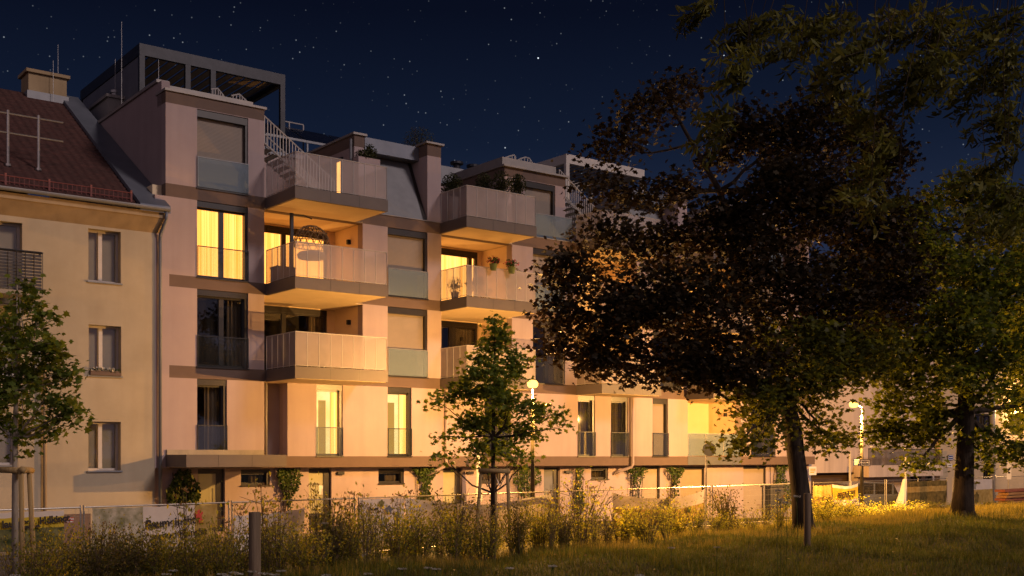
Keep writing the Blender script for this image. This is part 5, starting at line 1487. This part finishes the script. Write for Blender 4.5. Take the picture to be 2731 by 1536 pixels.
def stakes(label, x, Y, pts, ybar, bars, straps):
    bx_, by_ = XY(x, Y); bz = float(gz(bx_, by_)); base = Vector((bx_, by_, bz)); E = empty("tree_stakes", base, 0, label, "tree stakes")
    for xt, xb, dy in pts:
        a = wpt(xt, ybar, Y + dy * .8) - base; b = wpt(xb, 1400, Y + dy); b.z = float(gz(b.x, b.y)) - .2; b = b - base
        MB().tube([b, a], [.043, .040], 12).build("stake", "stake_wood", E, smooth=True)
    for (xa, da), (xb, db) in bars:
        MB().tube([wpt(xa, ybar - 1, Y + da) - base, wpt(xb, ybar + 2, Y + db) - base], .052, 10).build("crossbar", "stake_wood", E, smooth=True)
    for xa, xb, dy, z1 in straps:
        s = MB(); s.tube([wpt(xa, ybar + 8, Y + dy) - base, wpt((xa + xb) / 2, ybar + z1, Y) - base, wpt(xb, ybar + 8, Y) - base], .015, 5); s.build("strap", "cloth_white", E)
stakes("three pale round stakes with log crossbars holding the young tree at the picture edge", 60, 19.4, [(53, 58, -.25), (73, 92, .25), (-22, -30, .2)], 1182, [((-26, .1), (62, -.2)), ((54, -.28), (80, .35))], [])
stakes("three dark stakes with a flat crossbar holding the young tree before the street lamp", 1243, 26.8, [(1210, 1193, -.35), (1276, 1287, -.3), (1246, 1247, .5)], 1184, [((1203, -.33), (1283, -.33)), ((1210, -.3), (1246, .42)), ((1278, -.3), (1246, .42))], [(1212, 1240, -.3, 40), (1272, 1244, -.3, 40)])

# overhanging near tree: trunk stands outside the picture, its sprays hang into it
def near_tree():
    Y = 12.6; base = Vector((9.6, 13.5, .95))
    E = empty("overhanging_tree", base, 0, "near tree whose blurry olive leaf sprays hang down from above into the night sky", "tree")
    T = MB(); top = Vector((9.4, 13.4, 10.2)) - base
    T.tube([(0, 0, -.1), (-.05, 0, 2.5), (-.1, -.05, 5), top], [.34, .28, .24, .16], 12)
    lobes = [(1800, 15, 50, 14), (1905, 75, 42, 36), (1895, 140, 42, 34), (1870, 200, 30, 28), (1842, 285, 40, 32), (1820, 338, 24, 24), (1975, 45, 55, 30), (2050, 80, 62, 36), (2120, 55, 75, 44), (2010, 130, 36, 26),
             (2110, 150, 40, 30), (2150, 212, 52, 42), (2200, 120, 80, 52), (2190, 285, 44, 40), (2230, 352, 36, 48), (2215, 430, 34, 44), (2190, 490, 24, 24), (2258, 500, 26, 26), (2300, 55, 90, 52), (2330, 150, 80, 50), (2290, 222, 50, 38),
             (2420, 65, 80, 60), (2400, 165, 70, 50), (2480, 190, 62, 50), (2540, 60, 62, 70), (2550, 170, 46, 70), (2512, 290, 34, 38), (2556, 305, 36, 60), (2532, 400, 42, 42), (2482, 432, 30, 20), (2540, 490, 38, 36), (2566, 562, 36, 38), (2492, 532, 26, 18)]
    P, A = [], []
    for x, y, rx, ry in lobes:
        Yl = Y + rng.uniform(-.9, .9); c = wpt(x, y, Yl) - base
        hub = Vector((c.x * .93 + rng.uniform(-.3, .3), c.y, 8.6 + rng.uniform(0, .5)))
        T.tube(bent(top * .96, hub, 4, .06), taper(.05, .012, 5), 6)
        T.tube(bent(hub, c, 5, .1), taper(.008, .004, 6), 4)
        sx, sz = rx * K / FP * Yl, ry * K / FP * Yl
        n = max(5, int(54 * sx * sz * 3.1) + 4)
        for q in range(n):
            v = rng.normal(0, 1, 3); v /= np.linalg.norm(v); s = np.array(c) + v * rng.uniform(.1, 1) ** .5 * np.array([sx, sx * .8, sz])
            L = rng.uniform(.25, .48); d = np.array([-.72 + rng.normal(0, .35), rng.normal(0, .35), -.42 + rng.normal(0, .22)]); d /= np.linalg.norm(d)
            k = 9; side = np.cross(d, rng.normal(0, 1, 3)); side /= np.linalg.norm(side)
            for j in range(k):
                f = (j + .6) / k
                for sg_ in (-1, 1):
                    P.append(s + d * L * f + side * sg_ * .055); A.append(-(d * .6 + side * sg_ * .8))
            P.append(s + d * L * 1.08); A.append(-d)
            if q % 3 == 0: T.tube([Vector(s), Vector(s + d * L)], .004, 3, cap=False)
    T.build("trunk", "bark", E, smooth=True)
    leaf_mesh("crown", np.array(P), .13, 'narrow', "leaf_near", E, up=.3, A=np.array(A))
near_tree()

# ------------------------------------------------------------------ wild shrubs in the strip before the fence
def shrub_proto(n_st, spread, n_leaf, lsize, lm, tall=1.0, bare=.25, shape='oval', heads=None):
    E = bpy.data.objects.new("wild_shrub", None); COL.objects.link(E); E.empty_display_size = .2
    s = MB(); P, A, Hd = [], [], []
    per = n_leaf // n_st
    for i in range(n_st):
        a = rng.uniform(0, 2 * np.pi); sp = spread * rng.uniform(.2, 1); h = tall * rng.uniform(.6, 1.05)
        p = [Vector((.05 * math.cos(a), .05 * math.sin(a), 0)), Vector((sp * .45 * math.cos(a), sp * .45 * math.sin(a), h * .5)), Vector((sp * math.cos(a + .2), sp * math.sin(a + .2), h))]
        s.tube(p, [.010, .007, .003], 4, cap=False)
        for k in range(3):
            f = rng.uniform(.35, .9); q = p[0].lerp(p[2], f); e = q + Vector((rng.normal(0, .12), rng.normal(0, .12), rng.uniform(.08, .25)))
            s.tube([q, e], [.005, .002], 3, cap=False)
        f = rng.uniform(bare, 1.03, per)
        b0, b1, b2 = [np.array(x) for x in p]
        c = ((1 - f) ** 2)[:, None] * b0 + (2 * f * (1 - f))[:, None] * (2 * b1 - .5 * (b0 + b2)) + (f ** 2)[:, None] * b2
        c += rng.normal(0, 1, (per, 3)) * np.array([.10, .10, .05]) * (.5 + f[:, None])
        P.append(c); A.append(np.tile(np.array([0, 0, .5]), (per, 1)))
        if heads: Hd.append(np.array(p[2])[None] + rng.normal(0, .035, (heads, 3)) * np.array([1, 1, .35]))
    s.build("stem", "twig", E)
    Pc, Ac = np.concatenate(P), np.concatenate(A); nl = len(Pc); sz = np.full(nl, lsize); mi = np.zeros(nl, int)
    if heads:
        H = np.concatenate(Hd); Pc = np.concatenate([Pc, H]); Ac = np.concatenate([Ac, np.tile([0, 0, .5], (len(H), 1))]); sz = np.concatenate([sz, np.full(len(H), .03)]); mi = np.concatenate([mi, np.ones(len(H), int)])
    leaf_mesh("foliage", Pc, sz, shape, [lm, "leaf_dry"], E, up=.2, A=Ac, smats=mi)
    return E
protos = {'leafy': [shrub_proto(15, .50, 850, .046, "leaf_shrub") for _ in range(3)], 'dry': [shrub_proto(16, .42, 650, .038, "leaf_dryshrub" if "leaf_dryshrub" in MATS else "leaf_shrub", bare=.15, heads=8) for _ in range(2)],
          'dark': [shrub_proto(20, .40, 1200, .046, "leaf_darkshrub" if "leaf_darkshrub" in MATS else "leaf_ivy", bare=.1) for _ in range(2)], 'weed': [shrub_proto(5, .30, 160, .05, "leaf_shrub", bare=.1, heads=16) for _ in range(2)]}
used = set()
LABS = {'leafy': "leafy wild shrub in the overgrown strip before the fence", 'dry': "thin seeding shrub with brown heads before the fence", 'dark': "dense dark wild shrub in the strip before the fence", 'weed': "tall bare weed with seed heads poking above the fence top"}
def put_shrub(kind, x, n_, ytop, wd=1.0, label=None):
    s = SX(x, n_); p = G.W(s, n_, 0); g_ = float(gz(p.x, p.y)); h = ZY(ytop, p.y) - g_
    if h < .25: return
    i = int(rng.integers(len(protos[kind]))); pr = protos[kind][i]
    if (kind, i) not in used: o = pr; used.add((kind, i))
    else: o = copy_tree(pr)
    o.location = (p.x, p.y, g_); o.rotation_euler = (0, 0, rng.uniform(0, 6.28)); o.scale = (h ** .5 * wd, h ** .5 * wd, h)
    o["category"] = "shrub"
    o["label"] = label or LABS[kind]
    if not label: o["group"] = {"leafy": "leafy wild shrubs", "dry": "seeding wild shrubs", "dark": "dark wild shrubs", "weed": "tall seeding weeds"}[kind]
    elif "group" in o: del o["group"]
# even cover along the strip
for x in np.linspace(60, 2110, 58):
    k = rng.choice(['leafy', 'dry', 'dark'], p=[.62, .26, .12])
    put_shrub(k, x + rng.uniform(-14, 14), (rng.uniform(3.0, 6.4) if x < 780 else rng.uniform(4.2, 7.6)), (rng.uniform(1310, 1352) if x < 780 else rng.uniform(1254, 1310)), rng.uniform(.7, 1.1))
for x, n_, yt, k, wd, lab in ((1150, 5.2, 1252, 'dark', 1.5, "largest dark dome shaped shrub left of the young tree stakes".replace("left of", "beside")), (1460, 5.0, 1205, 'dry', 1.5, "tall dark twiggy shrub reaching over the fence beyond the stakes"),
                         (1830, 5.4, 1232, 'dark', 1.2, "dark upright shrub in front of the grey utility cabinet"), (1350, 5.4, 1262, 'leafy', 1.4, "broad yellowish shrub between the stakes and the tall twiggy shrub"), (1420, 6.4, 1290, 'dark', 1.3, None),
                         (1700, 4.5, 1270, 'leafy', 1.6, None), (1560, 4.5, 1262, 'leafy', 1.6, None), (1000, 5, 1272, 'leafy', 1.5, None), (870, 5, 1268, 'leafy', 1.1, None), (390, 6, 1318, 'leafy', 1.1, None), (330, 6.3, 1340, 'dark', 1.2, None),
                         (700, 5.6, 1290, 'dry', 1.3, None), (560, 6, 1312, 'leafy', .9, None), (250, 6.8, 1365, 'dark', 1.5, None), (1960, 5.5, 1300, 'dry', 1.2, None), (2080, 6, 1270, 'leafy', 1.0, None), (2120, 5, 1290, 'leafy', 1.3, None),
                         (780, 6.8, 1320, 'leafy', 1.4, None), (1240, 4.8, 1300, 'leafy', 1.2, None), (1620, 6, 1300, 'leafy', 1.4, None), (2540, 7, 1258, 'dark', .8, "lone dark shrub in the grass near the planks")):
    put_shrub(k, x, n_, yt, wd, lab)
for x in (470, 588, 668, 690, 800, 885, 905, 1005, 1040, 1390, 1500, 1690, 1815, 1990): put_shrub('weed', x, rng.uniform(3.6, 5.0), rng.uniform(1228, 1262), 1.0)
# low lit shrubs towards the second lamp
for x in np.linspace(2060, 2560, 34): put_shrub('leafy', x, rng.uniform(2.5, 6.0), (rng.uniform(1240, 1262) if x < 2110 else rng.uniform(1258, 1278)), rng.uniform(1.3, 2.0))

# ------------------------------------------------------------------ grass
def scatter(n, ymin, ymax, dmin, dmax):
    out = []
    while sum(map(len, out)) < n:
        Yv = np.sqrt(rng.uniform(ymin ** 2, ymax ** 2, n)); Xv = rng.uniform(-.5, .5, n) * Yv
        d, _ = gdist(Xv, Yv); ok = (d > dmin) & (d < dmax)
        out.append(np.stack([Xv[ok], Yv[ok], gz(Xv[ok], Yv[ok]) - .01], 1))
    return np.concatenate(out)[:n]
def patchy(P, sc_, thr):
    v = np.sin(P[:, 0] * sc_ + 1.3) * np.cos(P[:, 1] * sc_ * .8 + .5) + .6 * np.sin(P[:, 0] * sc_ * 2.3 + P[:, 1] * sc_ * 1.7)
    return P[v + rng.normal(0, .35, len(P)) > thr]
blade_mesh("grass", scatter(130000, 12.5, 44, 7.2, 60), .13, .015, .7, "grass_lawn", "stuff", 2)
blade_mesh("tall_grass", patchy(scatter(60000, 13, 50, 5.2, 9.6), .8, .0), .26, .011, .6, "grass_dry", "stuff", 3)
blade_mesh("tufted_grass", patchy(scatter(40000, 12.8, 40, 6.5, 40), .9, .55), .30, .014, .8, "grass_lawn", "stuff", 3)
blade_mesh("far_grass", scatter(30000, 36, 60, 1.2, 12), .3, .02, .6, "grass_dry", "stuff", 2)

q = scatter(700, 12.6, 36, 6.8, 40); q[:, 2] += .06
fo = leaf_mesh("fallen_leaves", q, .09, 'oval', "leaf_dry", up=2.5); fo["kind"] = "stuff"
# white umbel flowers in the foreground
fl_px = [(400 + x / 4.07, 1180 + y / 4.07) for x, y in ((255, 1385), (180, 1425), (1110, 1395), (1425, 1390), (775, 1425), (910, 1405), (965, 1422), (835, 1445), (1225, 1415), (1270, 1422), (1355, 1430), (1915, 1435), (1900, 870))] + \
        [(900 + x / 4.07, 1180 + y / 4.07) for x, y in ((330, 1420), (985, 1355), (700, 1365), (1075, 1368), (2340, 1335), (1870, 1360))] + [(1400 + x / 3.68, 1180 + y / 3.68) for x, y in ((270, 1212), (1440, 1030), (1885, 1025), (1130, 1300))] + [(40, 1533), (2080, 1330), (2095, 1338), (2125, 1322), (2075, 1306)]
proto = None
for fx, fy in fl_px:
    zt = 1.38
    Yf = (EYE - zt) * FP / (fy - 1219) if fy > 1400 else 17.5
    if fy <= 1400: zt = EYE - (fy - 1219) * Yf / FP
    X = (fx - 1365.5) / FP * Yf; g_ = float(gz(X, Yf)); h = zt - g_
    if proto is None:
        E = bpy.data.objects.new("wild_flower", None); COL.objects.link(E)
        s = MB(); s.tube([(0, 0, 0), (.02, .01, .6), (0, 0, .97)], .004, 4)
        for a in np.linspace(0, 6.28, 9)[:-1]: s.tube([(0, 0, .93), (.035 * math.cos(a), .035 * math.sin(a), 1.0)], .0015, 3)
        s.build("stem", "leaf_ivy", E)
        r = np.sqrt(rng.uniform(0, 1, 90)) * .055; a = rng.uniform(0, 6.28, 90)
        leaf_mesh("flower_head", np.stack([r * np.cos(a), r * np.sin(a), 1.0 + .006 * rng.normal(0, 1, 90) - r * .15], 1), .016, 'petal', "umbel_white", E, up=3)
        proto = E; o = E
    else: o = copy_tree(proto)
    o.location = (X, Yf, g_); o.scale = (1, 1, h); o.rotation_euler = (0, 0, rng.uniform(0, 6))
    tag(o, "small white flat topped wild flower standing in the foreground grass", "flower", "white wild flowers in the grass")
